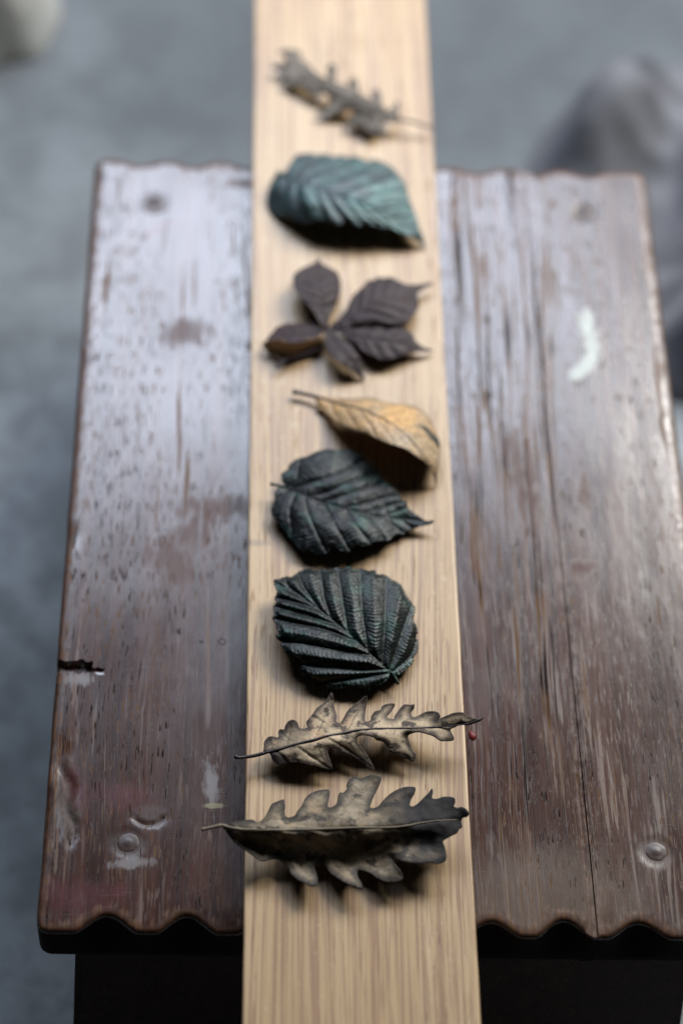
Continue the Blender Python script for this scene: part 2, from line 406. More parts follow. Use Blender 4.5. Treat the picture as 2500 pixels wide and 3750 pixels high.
def joint_x(y): return 74.3 - 0.013 * y
def top_z(x, y):
    """dents, recesses and cuts in the stool top, mm below the face"""
    z = 0.0
    for px, py in PEGS:
        r = math.hypot(x - px, y - py)
        if r < 9.5:
            t = max(0, 1 - max(0, r - 4.6) / 3.2); z -= 0.25 * t * t * (3 - 2 * t)
    # crescent dent
    r = math.hypot((x + 90.5) / 1.25, y + 151.0); a = math.atan2(y + 151.0, x + 90.5)
    if -2.9 < a < -0.2: z -= 0.55 * math.exp(-((r - 4.6) / 0.9) ** 2)
    # saw cut at the left edge
    if x < -116 and -87.0 < y < -82.6: z -= 3.0
    elif x < -111 and -87.0 < y < -85.6: z -= 1.4
    # long gouge
    q = (y + 143) / 24
    if abs(q) < 1:
        cxx = -122 + 0.17 * (-143 - y) + 1.2 * math.sin(y * 0.35)
        z -= 1.5 * (1 - q * q) * math.exp(-((x - cxx) / (2.2 + 0.8 * q)) ** 2)
    z += 0.10 * noise.noise((x * 0.03, y * 0.012, 5.0))
    # worn left arris
    if x < -122:
        z -= max(0, noise.noise((x * 0.02, y * 0.07, 2.0))) * 1.6 * ((-122 - x) / 8) ** 2
    return z
def board(x0, x1, name, parent):
    left_joint = x0 is None; right_joint = x1 is None
    # outline, counter-clockwise from front left
    pts = []; step = 1.4
    def X0(y): return joint_x(y) + 0.11 if left_joint else x0 - 0.35 * noise.noise((3.1, y * 0.05, 0))
    def X1(y): return joint_x(y) - 0.11 if right_joint else x1 + 0.35 * noise.noise((7.7, y * 0.05, 0))
    yf, yb = -SL, SL
    n = int((X1(yf) - X0(yf)) / step)
    for i in range(n): pts.append((X0(yf) + (X1(yf) - X0(yf)) * i / n, yf, 1))
    m = int(2 * SL / 2.2)
    for i in range(m): y = yf + 2 * SL * i / m; pts.append((X1(y), y, 0))
    for i in range(n): pts.append((X1(yb) - (X1(yb) - X0(yb)) * i / n, yb, 2))
    for i in range(m): y = yb - 2 * SL * i / m; pts.append((X0(y), y, 0))
    pts = np.array(pts)
    # round the outer corners
    rc = 5.0
    def layer(inset, g):
        P = pts[:, :2].copy()
        for k, (x, y, s) in enumerate(pts):
            if s == 1: P[k, 1] += scal(x, FRONT) * g
            if s == 2: P[k, 1] -= scal(x, BACK) * g
            for sx, ok in ((-1, not left_joint), (1, not right_joint)):
                if ok and sx * x > SW - rc and abs(y) > SL - rc:
                    cx_, cy_ = sx * (SW - rc), math.copysign(SL - rc, y)
                    dx, dy = P[k, 0] - cx_, P[k, 1] - cy_; l = math.hypot(dx, dy)
                    if l > rc: P[k, 0] = cx_ + dx / l * rc; P[k, 1] = cy_ + dy / l * rc
        t = np.roll(P, -1, 0) - np.roll(P, 1, 0); t /= np.linalg.norm(t, axis=1)[:, None] + 1e-9
        nrm = np.stack([-t[:, 1], t[:, 0]], 1)
        w_ = np.ones(len(P))
        if left_joint: w_[P[:, 0] < joint_x(0) + 3] = 0.08
        if right_joint: w_[P[:, 0] > joint_x(0) - 3] = 0.08
        return P + nrm * inset * w_[:, None]
    r = 1.8
    prof = [(0.0, r, 1.0), (-0.25, r * 0.5, 1.0), (-0.9, r * 0.13, 1.0), (-r, 0, 0.99), (-4, 0, 0.93), (-7, 0, 0.75), (-10, 0, 0.5), (-13, 0, 0.22), (-16, 0, 0.04), (-18.2, 0, 0), (-19.4, 0.5, 0), (-ST, 1.8, 0)]
    V, F, E = [], [], []
    N = len(pts)
    top = layer(prof[0][1], prof[0][2])
    # dense points round the features
    ex = []
    for px, py in PEGS + [(-90.5, -153), (-118, -85)]:
        for _ in range(500):
            ex.append((px + random.uniform(-11, 11), py + random.uniform(-11, 11)))
    for _ in range(900): ex.append((random.uniform(-129, -112), random.uniform(-170, -118)))
    v2, tri = fill(top, 3.0, 0.2, 0.4, np.array(ex))
    V = [(x, y, top_z(x, y)) for x, y in v2]
    d, _ = seg_dist(v2, top, True)
    if left_joint or right_joint:
        jx = np.abs(v2[:, 0] - (74.3 - 0.013 * v2[:, 1])); d = np.where(jx < 6, np.maximum(d, 2.5), d)
    E = list(d)
    F = [tuple(t) for t in tri]
    base = len(V)
    lay_idx = [list(range(N))]
    for z, ins, g in prof[1:]:
        P = layer(ins, g); idx = []
        for x, y in P:
            idx.append(len(V)); V.append((x, y, z + top_z(x, y) * max(0, 1 + z / 6))); E.append(0.0 if z > -1.5 else 3 - z)
        lay_idx.append(idx)
    for a, b in zip(lay_idx[:-1], lay_idx[1:]):
        for k in range(N):
            k2 = (k + 1) % N
            F.append((a[k2], a[k], b[k], b[k2]))
    F.append(tuple(lay_idx[-1][::-1])); ntop = len(tri) + 3 * N
    V = [(x / 1000, y / 1000, z / 1000 + H) for x, y, z in V]
    o = link_mesh(name, V, F, M_TOP, parent)
    o.data.set_sharp_from_angle(angle=R(40))
    o.data.materials.append(M_END)
    o.data.polygons.foreach_set('material_index', [0 if k < ntop else 1 for k in range(len(F))])
    at = o.data.attributes.new('edge', 'FLOAT', 'POINT'); at.data.foreach_set('value', E)
    return o
stool = empty('footstool', (0, 0, 0))
tag(stool, 'old dark brown varnished wooden stool with scalloped ends under the pale plank', 'stool')
board(-SW, None, 'seat_board', stool)
b2 = board(None, SW, 'seat_board', stool)
def peg(px, py):
    V, F = [(px, py, 0.55)], []
    prof = [(1.5, 0.6), (2.6, 0.35), (3.6, 0.15), (4.2, -0.2), (4.5, -0.8), (4.55, -2.2)]; n = 28
    for r, z in prof:
        for k in range(n):
            a = 2 * math.pi * k / n
            rr = r * (1 + 0.06 * noise.noise((math.cos(a) * 2 + px, math.sin(a) * 2, r)))
            V.append((px + rr * math.cos(a), py + rr * math.sin(a), z * 0.4 - 0.2 + 0.08 * noise.noise((px + math.cos(a) * r * .5, math.sin(a) * r * .5, 3))))
    for k in range(n): F.append((0, 1 + k, 1 + (k + 1) % n))
    for j in range(len(prof) - 1):
        for k in range(n): F.append((1 + j * n + k, 1 + (j + 1) * n + k, 1 + (j + 1) * n + (k + 1) % n, 1 + j * n + (k + 1) % n))
    o = link_mesh('peg', [(x / 1000, y / 1000, z / 1000 + H) for x, y, z in V], F, M_PEG, stool)
    at = o.data.attributes.new('edge', 'FLOAT', 'POINT'); at.data.foreach_set('value', [9.0] * len(V))
for p in PEGS: peg(*p)
def slab(name, corners_top, corners_bot, mat, parent, r=0.003):
    bm = bmesh.new()
    t = [bm.verts.new(c) for c in corners_top]; b = [bm.verts.new(c) for c in corners_bot]
    bm.faces.new(t); bm.faces.new(b[::-1])
    for k in range(4): bm.faces.new((t[k], b[k], b[(k + 1) % 4], t[(k + 1) % 4]))
    bmesh.ops.recalc_face_normals(bm, faces=bm.faces)
    bmesh.ops.bevel(bm, geom=list(bm.edges), offset=r, segments=2, affect='EDGES')
    me = bpy.data.meshes.new(name); bm.to_mesh(me); bm.free(); me.materials.append(mat)
    o = bpy.data.objects.new(name, me); COL.objects.link(o); o.parent = parent
    return o
zt = H - ST / 1000 - 0.0002
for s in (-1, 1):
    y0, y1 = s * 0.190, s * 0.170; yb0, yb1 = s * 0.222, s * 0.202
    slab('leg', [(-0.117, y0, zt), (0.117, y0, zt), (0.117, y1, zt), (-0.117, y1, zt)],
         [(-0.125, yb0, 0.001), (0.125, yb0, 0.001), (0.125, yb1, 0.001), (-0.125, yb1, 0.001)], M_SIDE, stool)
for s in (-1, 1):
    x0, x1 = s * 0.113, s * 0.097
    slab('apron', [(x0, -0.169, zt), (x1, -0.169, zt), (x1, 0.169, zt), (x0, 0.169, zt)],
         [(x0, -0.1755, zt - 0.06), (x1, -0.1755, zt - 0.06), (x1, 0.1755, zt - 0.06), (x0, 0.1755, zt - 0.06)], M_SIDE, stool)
# pressed mark in the wood by the plank and the wax drop
M_MARK = mat_plain('dark_pressed_mark', (0.012, 0.022, 0.02), 0.7, 0.2)
def stroke(pts, w, name, mat):
    path = catmull(np.array(pts, float), 6, False)
    V, F = tube([(p[0] / 1000, p[1] / 1000, H - 0.00005) for p in path], [w / 1000] * len(path), 6)
    o = link_mesh(name, [(v[0], v[1], H + (v[2] - H) * 0.3) for v in V], F, mat, stool)
    return o
mx, my = -64.5, -71.5
stroke([(mx - 0.8, my + 1.6), (mx - 0.1, my + 0.9), (mx + 1.2, my + 0.4), (mx + 1.5, my - 0.6), (mx + 0.6, my - 1.5), (mx - 0.8, my - 1.4), (mx - 1.6, my - 0.4), (mx - 1.3, my + 0.5), (mx - 0.6, my + 0.8)], 0.22, 'pressed_mark', M_MARK)
stroke([(mx - 9.0, my - 0.3), (mx - 8.6, my - 0.9), (mx - 8.0, my - 0.6), (mx - 7.8, my + 0.3)], 0.28, 'pressed_mark', M_MARK)
def wax():
    V, F = [], []; n, m = 20, 6
    for j in range(m + 1):
        q = j / m * math.pi / 2
        for k in range(n):
            a = 2 * math.pi * k / n
            rr = math.sin(q) if j else 0.01
            V.append((34 + rr * (1.5 * math.cos(a) + 0.45 * math.sin(a)) * (1 + .12 * math.sin(3 * a)), -114.2 + rr * 1.9 * math.sin(a) * (1 + .1 * math.cos(2 * a)) - 1.1 * math.cos(a) * rr, 1.0 * math.cos(q) - 0.1))
    for j in range(m):
        for k in range(n): F.append((j * n + k, (j + 1) * n + k, (j + 1) * n + (k + 1) % n, j * n + (k + 1) % n))
    o = link_mesh('wax_drop', [(x / 1000, y / 1000, z / 1000 + H) for x, y, z in V], F, mat_plain('red_wax', (0.17, 0.013, 0.016), 0.45, 0.4, 0.3), None)
    tag(o, 'small glossy red drop of wax on the stool beside the plank', 'wax drop')
wax()

# ------------------------------------------------------------------ plank
PT = 0.010; PX, PYAW = -0.0127, R(-0.277)
def build_plank():
    w, y0, y1, nseg = 0.0423, -0.36, 0.335, 100
    prof = []                                          # cross-section with eased arrises
    r = 0.0009
    for sx, z, a0 in ((1, PT, 0), (-1, PT, 90), (-1, 0.0, 180), (1, 0.0, 270)):
        for k in range(4):
            a = R(a0 + 30 * k)
            cx_, cz_ = sx * (w - r), (PT - r) if z else r
            prof.append((cx_ + r * math.cos(a), cz_ + r * math.sin(a)))
    V, F = [], []; m = len(prof)
    for j in range(nseg + 1):
        y = y0 + (y1 - y0) * j / nseg
        for x, z in prof:
            e = 0.00016 * noise.noise((x * 90, y * 60, 0)) if abs(x) > w - 0.002 else 0
            V.append((x + e, y, z))
    for j in range(nseg):
        for k in range(m): F.append((j * m + k, j * m + (k + 1) % m, (j + 1) * m + (k + 1) % m, (j + 1) * m + k))
    F.append(tuple(range(m))[::-1]); F.append(tuple(nseg * m + k for k in range(m)))
    o = link_mesh('oak_plank', V, F, mat_plank(), None, smooth=False)
    o.location = (PX, 0, H + 0.0004); o.rotation_euler = (0, 0, -PYAW)
    bm = bmesh.new(); bm.from_mesh(o.data); bmesh.ops.recalc_face_normals(bm, faces=bm.faces); bm.to_mesh(o.data); bm.free()
    tag(o, 'long pale oak plank lying across the stool under the row of dried leaves', 'plank')
build_plank()
LZ = H + 0.0004 + PT                                   # plank face

# ------------------------------------------------------------------ leaves
LEAF={
 'far_oak':{
  'at':[-16.7,238.99],
  'lean':[-0.05,-1.085],
  'outline':[[30.11,-17.91],[28.86,-14.09],[29.93,-7.82],[28.51,-5.92],[26.62,-10.29],[23.77,-12.1],[21.25,-8.14],[20.96,-1.1],[18.89,2.13],[16.68,-0.08],[17.09,-4.54],[13.63,-3.73],[10.7,0.09],[10.09,7.18],[8.1,9.65],[5.88,6.63],[6.39,3.72],[2.31,4.91],[-0.51,6.63],[-0.0,15.17],[-2.22,18.86],[-4.6,15.4],[-4.2,9.43],[-6.38,9.34],[-10.74,13.56],[-14.02,19.05],[-16.76,21.36],[-17.32,26.99],[-20.63,28.08],[-26.13,27.86],[-27.77,25.77],[-24.46,23.48],[-24.99,19.43],[-27.16,16.14],[-30.99,15.99],[-29.33,13.65],[-24.4,11.45],[-23.84,8.29],[-26.54,5.01],[-22.72,2.79],[-17.83,2.18],[-13.49,-1.6],[-9.69,-3.02],[-5.35,-2.08],[-3.21,-5.92],[-4.86,-11.44],[-9.73,-16.27],[-7.58,-17.35],[-2.2,-16.38],[3.22,-13.47],[7.55,-12.54],[7.5,-16.42],[4.75,-21.14],[6.34,-23.01],[10.65,-22.47],[13.28,-26.21],[16.46,-28.39],[19.72,-25.98],[22.51,-20.5],[27.9,-20.31]],
  'h':[[-2.08,0.4,8.0],[7.65,-4.73,9.0],[17.29,-11.41,9.0],[27.96,-17.99,7.0],[45.03,-23.92,4.0],[-2.23,17.89,9.0],[8.08,8.3,9.0],[18.87,0.79,9.0],[28.49,-7.1,7.0],[6.63,1.52,8.0],[-9.73,-16.27,3.0],[16.46,-28.39,5.0],[4.75,-21.14,4.0],[-3.21,-5.92,5.5],[-26.54,5.01,3.0],[-17.85,10.9,6.0],[-26.13,27.46,5.0],[-30.99,15.99,4.0],[-17.32,26.99,6.0],[-12.4,-1.55,5.0],[22.51,-20.5,6.0],[7.55,-12.54,6.5]],
  'midrib':[[29.56,-18.55],[17.29,-11.41],[7.65,-4.73],[-2.07,0.8],[-10.76,6.4],[-18.94,14.05],[-24.47,25.09]],
  'stem':[[29.56,-18.55],[34.39,-19.46],[40.25,-21.79],[45.29,-24.14]],
  'veins':[[[17.29,-11.41],[19.58,-5.08],[18.87,0.79]],[[7.65,-4.73],[9.37,2.41],[7.92,8.29]],[[-2.08,0.4],[-2.02,9.11],[-2.23,17.49]],[[17.29,-11.41],[14.46,-19.25],[16.19,-28.02]],[[9.26,-5.85],[6.44,-14.91],[5.29,-21.12]],[[0.09,-0.3],[-3.23,-9.04],[-8.66,-16.23]],[[23.71,-15.05],[27.58,-11.03],[28.49,-7.1]],[[-12.39,7.13],[-18.93,5.3],[-26.0,5.03]],[[-17.85,12.49],[-23.32,14.68],[-30.44,15.61]]],
 },
 'teal':{
  'at':[-12.93,168.54],
  'lean':[-0.055,-0.992],
  'outline':[[-30.98,14.86],[-28.62,14.57],[-27.04,15.37],[-26.01,19.11],[-24.17,23.28],[-22.59,26.32],[-19.94,26.94],[-16.76,27.65],[-13.59,26.41],[-10.4,27.27],[-7.22,26.63],[-5.11,25.43],[-2.45,26.65],[0.72,25.64],[4.98,26.31],[8.13,24.4],[10.76,22.99],[13.44,24.58],[17.12,22.84],[20.78,20.35],[23.86,16.37],[25.87,12.36],[27.61,8.37],[28.29,3.99],[29.18,-1.82],[30.61,-6.84],[32.03,-11.84],[32.9,-17.55],[34.28,-23.2],[35.4,-28.82],[35.55,-32.33],[32.6,-27.5],[28.57,-24.09],[24.5,-21.74],[20.41,-19.38],[18.35,-18.73],[16.52,-19.86],[14.23,-17.79],[11.64,-17.52],[8.56,-16.19],[5.93,-18.42],[3.36,-17.07],[-0.23,-13.97],[-2.59,-17.62],[-6.47,-17.39],[-10.6,-15.02],[-14.23,-16.93],[-16.82,-18.08],[-19.92,-17.11],[-24.05,-16.53],[-27.16,-14.84],[-30.27,-14.59],[-33.9,-12.56],[-35.48,-9.73],[-36.32,-3.98],[-35.59,1.85],[-34.6,7.01],[-33.06,11.47]],
  'h':[[-35.54,-3.96,2.0],[-34.95,-11.15,0.6],[-30.27,-14.59,2.5],[-24.05,-16.53,5.0],[-16.82,-18.08,8.0],[-8.54,-16.74,10.5],[6.99,-16.95,11.0],[19.89,-19.39,9.0],[28.57,-24.09,6.0],[35.46,-31.99,0.6],[28.29,3.99,6.0],[23.86,16.37,5.0],[12.9,24.19,4.0],[-2.98,26.63,4.0],[-16.76,27.65,4.0],[-24.17,23.28,4.0],[-30.98,14.86,5.0],[-22.03,8.9,11.5],[-10.51,3.42,14.5],[1.98,-2.72,14.5],[14.89,-10.24,12.0],[25.11,-17.8,7.5],[-18.88,-7.03,11.5],[-3.3,-10.12,13.0],[-3.08,14.71,10.0],[12.63,8.6,11.0]],
  'midrib':[[-29.92,12.31],[-22.03,8.9],[-10.51,3.42],[1.98,-2.72],[14.89,-10.24],[25.11,-17.8],[34.6,-29.55]],
  'stem':[[-29.92,12.31],[-30.71,13.62],[-31.51,15.22]],
  'veins':[[[-26.23,10.23],[-29.3,-3.75],[-29.75,-14.21]],[[-22.03,8.53],[-22.01,-3.51],[-18.88,-17.08]],[[-15.74,6.17],[-12.11,-4.63],[-9.82,-15.0]],[[-10.51,3.42],[-6.39,-5.89],[-1.02,-15.07]],[[-3.21,0.02],[1.4,-7.8],[6.99,-16.95]],[[3.02,-3.41],[8.65,-10.45],[14.75,-17.78]],[[10.26,-7.51],[16.37,-14.51],[19.39,-18.7]],[[17.45,-12.32],[25.02,-21.36]],[[-14.69,6.21],[-7.32,11.61],[4.86,17.2],[12.37,24.17]],[[-6.33,2.1],[2.08,6.04],[12.69,12.28],[21.81,19.27]],[[0.94,-2.03],[9.9,2.64],[19.4,5.89],[27.86,7.64]],[[7.16,-5.81],[16.61,-2.23],[28.69,-0.38]],[[13.86,-9.56],[22.77,-7.1],[30.61,-6.84]],[[20.02,-13.67],[26.8,-12.73],[32.46,-14.7]],[[25.61,-18.5],[33.35,-19.67]],[[-19.41,7.88],[-16.25,14.26],[-3.04,19.16],[4.97,26.16]],[[-24.13,9.93],[-21.52,15.56],[-16.77,21.67],[-10.4,27.12]]],
 },
 'leaflet_back':{
  'at':[-25.05,110.64],
  'lean':[-0.039,-0.915],
  'outline':[[4.16,-23.22],[0.27,-20.42],[-2.33,-14.91],[-5.47,-9.38],[-9.15,-4.55],[-11.27,0.36],[-11.82,7.5],[-8.11,11.93],[-4.92,13.84],[-2.25,16.1],[-0.64,18.69],[0.42,16.18],[3.07,13.72],[6.25,11.65],[8.36,8.83],[9.37,3.12],[8.78,-3.31],[7.14,-9.72],[4.47,-16.11],[3.66,-20.32]],
  'h':[[3.14,-21.03,6.0],[-9.15,-4.55,9.0],[-11.82,7.5,8.0],[1.39,-3.53,8.0],[-0.64,18.69,4.0],[9.37,3.12,4.0],[7.14,-9.72,4.5],[-2.33,-14.91,8.0]],
  'midrib':[[3.14,-21.03],[1.36,-10.59],[-0.16,3.55],[-0.91,17.95]],
  'veins':[[[2.63,-17.56],[-2.85,-12.82]],[[1.87,-12.68],[-5.99,-7.99]],[[1.11,-7.07],[-9.68,-1.73]],[[0.61,-1.42],[-11.55,5.35]],[[-0.16,5.7],[-8.11,11.57]],[[2.89,-18.25],[5.54,-13.98]],[[1.88,-11.98],[7.15,-8.31]],[[1.12,-5.66],[8.8,-1.17]],[[0.36,1.42],[9.13,5.98]],[[-0.14,8.57],[6.25,11.65]]],
 },
 'leaflet_wide':{
  'at':[4.7,105.12],
  'lean':[-0.079,-0.908],
  'outline':[[-26.11,-17.57],[-21.1,-11.52],[-17.9,-6.17],[-15.72,0.24],[-13.02,4.58],[-9.79,8.25],[-8.69,11.15],[-5.76,11.59],[-3.6,13.45],[-1.22,12.81],[1.46,13.61],[4.61,11.91],[8.27,9.51],[12.52,9.28],[16.25,9.75],[20.01,10.94],[20.51,9.73],[17.25,7.63],[15.06,5.42],[13.4,3.24],[14.07,-1.0],[13.42,-5.25],[10.91,-10.24],[7.14,-13.84],[2.95,-13.96],[-1.24,-13.73],[-5.95,-13.52],[-10.67,-14.35],[-15.91,-15.2],[-21.15,-16.74]],
  'h':[[-24.27,-15.79,6.0],[-15.72,0.24,6.0],[-1.21,13.17,5.0],[-5.22,-2.27,9.0],[5.04,-13.9,7.5],[-5.42,-13.5,8.0],[20.26,10.23,4.0],[13.42,-5.25,5.0],[5.49,4.43,7.0],[-17.98,-13.17,7.0]],
  'midrib':[[-24.27,-15.79],[-14.79,-9.59],[-5.19,-0.86],[5.49,4.43],[19.46,10.2]],
  'veins':[[[-20.07,-13.23],[-16.29,-3.31]],[[-14.26,-9.22],[-11.97,4.62]],[[-8.94,-4.5],[-6.57,10.49]],[[-3.06,0.27],[-0.69,12.46]],[[2.82,3.28],[5.13,11.2]],[[8.71,5.95],[10.91,8.87]],[[-17.96,-11.77],[-15.91,-14.85]],[[-12.67,-8.12],[-5.85,-7.92],[5.05,-13.55]],[[-7.86,-3.06],[2.62,-5.57],[10.38,-10.25]],[[-1.99,1.01],[8.01,-0.47],[13.48,-3.14]],[[4.42,3.68],[13.34,1.11]]],
 },
 'leaflet_right':{
  'at':[3.77,80.42],
  'lean':[-0.077,-0.875],
  'outline':[[-25.18,7.26],[-19.17,7.99],[-14.99,8.8],[-9.75,9.65],[-4.52,9.8],[0.71,9.6],[5.94,9.4],[9.02,7.06],[11.57,4.71],[13.01,0.61],[16.04,-2.74],[19.11,-4.03],[21.17,-4.65],[18.03,-5.43],[14.39,-5.53],[10.74,-6.31],[6.55,-7.79],[2.88,-9.94],[-2.31,-10.42],[-4.87,-9.13],[-7.42,-7.5],[-10.5,-5.54],[-13.05,-2.19],[-17.15,1.82],[-20.25,4.49]],
  'h':[[-23.36,6.13,6.0],[-9.75,9.65,6.0],[5.94,9.4,5.5],[-4.68,0.8,6.5],[-2.31,-10.42,5.0],[-10.5,-5.54,6.0],[8.29,-0.9,5.0],[20.91,-4.66,2.0]],
  'midrib':[[-22.84,6.15],[-12.46,2.64],[-0.53,0.23],[10.85,-2.2],[20.65,-4.67]],
  'veins':[[[-17.64,4.57],[-12.38,8.53]],[[-11.94,2.66],[-4.52,9.45]],[[-6.24,1.3],[2.27,9.3]],[[-0.01,0.1],[9.01,6.71]],[[5.68,-0.97],[12.51,1.28]],[[-17.13,3.89],[-12.53,-2.17]],[[-11.94,2.31],[-7.42,-7.16]],[[-6.24,1.1],[-2.3,-10.08]],[[-0.02,-0.1],[3.93,-8.89]],[[6.19,-1.3],[11.27,-5.96]]],
 },
 'leaflet_front':{
  'at':[-13.89,71.7],
  'lean':[-0.054,-0.864],
  'outline':[[-7.77,16.39],[-5.69,15.2],[-2.6,11.15],[2.02,6.46],[4.05,2.42],[6.07,-0.93],[6.8,-4.3],[6.49,-7.69],[7.71,-11.69],[7.94,-13.7],[5.4,-11.75],[3.38,-9.12],[-0.19,-6.52],[-2.74,-3.89],[-5.3,-1.25],[-7.34,1.42],[-8.87,6.84],[-9.36,10.95]],
  'h':[[-7.26,14.12,6.0],[-3.17,5.63,7.0],[-2.74,-3.89,8.0],[-7.34,1.42,7.5],[4.05,2.42,6.0],[6.8,-4.3,4.0],[7.84,-13.36,0.8],[1.92,-2.4,6.0]],
  'midrib':[[-7.16,14.12],[-3.17,5.63],[1.92,-2.4],[7.19,-12.04]],
  'veins':[[[-5.72,11.06],[-8.87,6.84]],[[-3.17,5.63],[-7.34,1.42]],[[-0.62,1.61],[-2.74,-3.89]],[[1.92,-2.4],[0.33,-6.51]],[[-5.72,11.06],[-2.6,10.8]],[[-3.17,5.63],[2.02,6.12]],[[-0.62,1.61],[4.04,1.73]],[[2.43,-3.07],[6.54,-4.31]]],
 },
 'leaflet_left':{
  'at':[-36.43,83.98],
  'lean':[-0.024,-0.88],
  'outline':[[15.81,3.45],[11.12,4.84],[8.52,6.16],[4.34,6.73],[0.17,5.91],[-4.0,5.45],[-7.63,3.26],[-10.2,-0.61],[-12.24,-4.11],[-13.51,-6.2],[-9.65,-4.17],[-5.51,-3.71],[-2.91,-5.35],[0.72,-5.25],[4.34,-4.12],[8.5,-2.28],[12.14,0.02]],
  'h':[[13.2,2.47,6.0],[4.34,6.73,3.0],[-4.0,5.45,3.0],[-10.2,-0.61,4.0],[-13.51,-6.2,5.0],[-2.91,-5.22,9.0],[6.94,-3.22,8.5],[1.74,0.42,7.0]],
  'midrib':[[13.2,2.47],[6.94,0.91],[0.71,-0.99],[-6.04,-2.22],[-12.23,-4.8]],
  'veins':[[[8.5,1.3],[5.91,6.43]],[[4.34,0.15],[0.69,5.79]],[[0.19,-1.01],[-4.52,5.08]],[[-3.96,-1.81],[-8.14,2.21]],[[6.94,0.91],[5.9,-3.25]],[[2.78,-0.24],[0.72,-4.77]],[[-1.89,-1.41],[-4.47,-3.89]]],
 },
 'curled_underside':{
  'at':[-38.01,76.28],
  'lean':[-0.022,-0.87],
  'outline':[[-11.83,1.63],[-8.07,3.32],[-3.93,3.84],[-1.33,2.2],[2.3,2.31],[5.92,3.44],[10.08,5.13],[13.46,6.33],[13.59,2.21],[10.06,-0.63],[5.92,-2.24],[1.8,-4.26],[-2.32,-6.42],[-5.14,-8.19],[-7.99,-5.9],[-10.6,-2.57],[-11.91,-0.22]],
  'h':[[-11.83,1.5,5.0],[-8.07,3.32,7.0],[-1.33,2.2,9.0],[8.52,4.47,8.5],[13.19,5.98,6.5],[13.59,2.21,3.0],[5.92,-2.24,1.6],[-2.32,-6.42,1.4],[-5.14,-8.19,1.2],[-10.6,-2.57,2.0],[-1.83,-0.96,4.0]],
  'veins':[],
 },
 'curled_tip':{
  'at':[-36.25,69.96],
  'lean':[-0.025,-0.862],
  'outline':[[11.68,8.19],[6.75,5.66],[1.59,2.65],[-3.56,-0.08],[-6.64,-2.2],[-8.41,-5.96],[-7.89,-6.62],[-6.87,-5.58],[-4.32,-2.81],[0.56,-0.1],[5.72,2.08],[11.41,4.76]],
  'h':[[11.41,6.47,3.0],[5.72,3.92,2.5],[0.56,1.39,3.0],[-4.33,-1.46,3.4],[-8.15,-6.29,3.5]],
  'veins':[],
 },
 'brown':{
  'at':[2.34,30.76],
  'lean':[-0.075,-0.81],
  'outline':[[-29.13,17.56],[-24.19,17.1],[-19.7,16.64],[-15.21,16.47],[-11.61,16.56],[-8.45,17.52],[-4.86,17.03],[-0.84,15.39],[4.52,14.07],[9.9,13.63],[13.03,12.84],[16.11,10.6],[18.69,7.2],[20.35,3.22],[21.55,-0.76],[22.53,-4.72],[23.06,-8.68],[22.83,-12.63],[22.08,-17.7],[21.35,-22.18],[21.13,-26.07],[20.9,-30.22],[20.54,-27.75],[19.66,-23.89],[18.03,-20.04],[16.14,-17.01],[12.7,-14.01],[9.24,-11.0],[5.75,-9.11],[1.35,-7.52],[-2.16,-5.91],[-5.23,-4.0],[-8.31,-2.09],[-11.85,-0.75],[-15.39,0.59],[-18.05,1.66],[-21.15,3.88],[-23.81,6.4],[-26.02,9.22],[-27.81,10.33],[-29.37,10.0],[-28.69,12.91],[-29.58,15.21]],
  'h':[[-39.01,19.05,2.5],[-29.13,17.56,3.0],[-29.6,9.99,1.2],[-23.81,6.4,4.5],[-15.39,0.59,11.0],[-5.23,-4.0,16.0],[5.75,-9.11,17.5],[12.7,-14.01,15.0],[18.03,-20.04,9.0],[20.85,-30.11,0.6],[23.02,-9.81,4.0],[21.55,-0.76,5.0],[13.03,12.84,6.0],[4.52,14.07,7.0],[-8.45,17.52,8.0],[-19.7,16.64,5.0],[-5.04,7.17,15.5],[8.25,1.76,14.5],[16.06,-5.45,11.0],[-16.19,9.19,9.0]],
  'midrib':[[-29.13,16.97],[-18.39,13.18],[-9.46,10.52],[-0.6,5.55],[6.85,-0.56],[13.7,-10.04],[19.55,-20.56]],
  'stem':[[-39.24,19.62],[-36.31,19.23],[-33.17,18.32],[-28.23,17.0]],
  'veins':[[[-22.86,14.81],[-21.56,8.47],[-18.05,1.95]],[[-17.05,12.64],[-14.43,6.35],[-10.96,-0.73]],[[-11.68,11.33],[-7.32,4.23],[-3.04,-5.36]],[[-6.35,8.86],[-0.68,1.54],[3.99,-8.31]],[[-0.6,5.55],[4.16,-1.2],[10.12,-11.26]],[[4.23,1.66],[8.5,-5.64],[14.43,-15.09]],[[9.43,-3.91],[13.67,-11.17],[17.85,-18.92]],[[-21.51,14.55],[-16.11,16.15]],[[-15.26,12.1],[-8.03,15.78],[-2.63,15.92]],[[-9.01,10.24],[-0.45,12.49],[6.31,13.83]],[[-2.81,6.65],[6.21,9.77],[13.46,12.27]],[[2.04,3.32],[10.59,5.84],[19.47,3.77]],[[6.4,-0.57],[14.05,1.91],[21.51,-1.9]],[[10.28,-5.6],[16.57,-3.17],[22.84,-8.68]],[[14.11,-11.16],[18.14,-9.93],[22.42,-14.33]]],
 },
 'blackened':{
  'at':[-13.41,-12.07],
  'lean':[-0.055,-0.754],
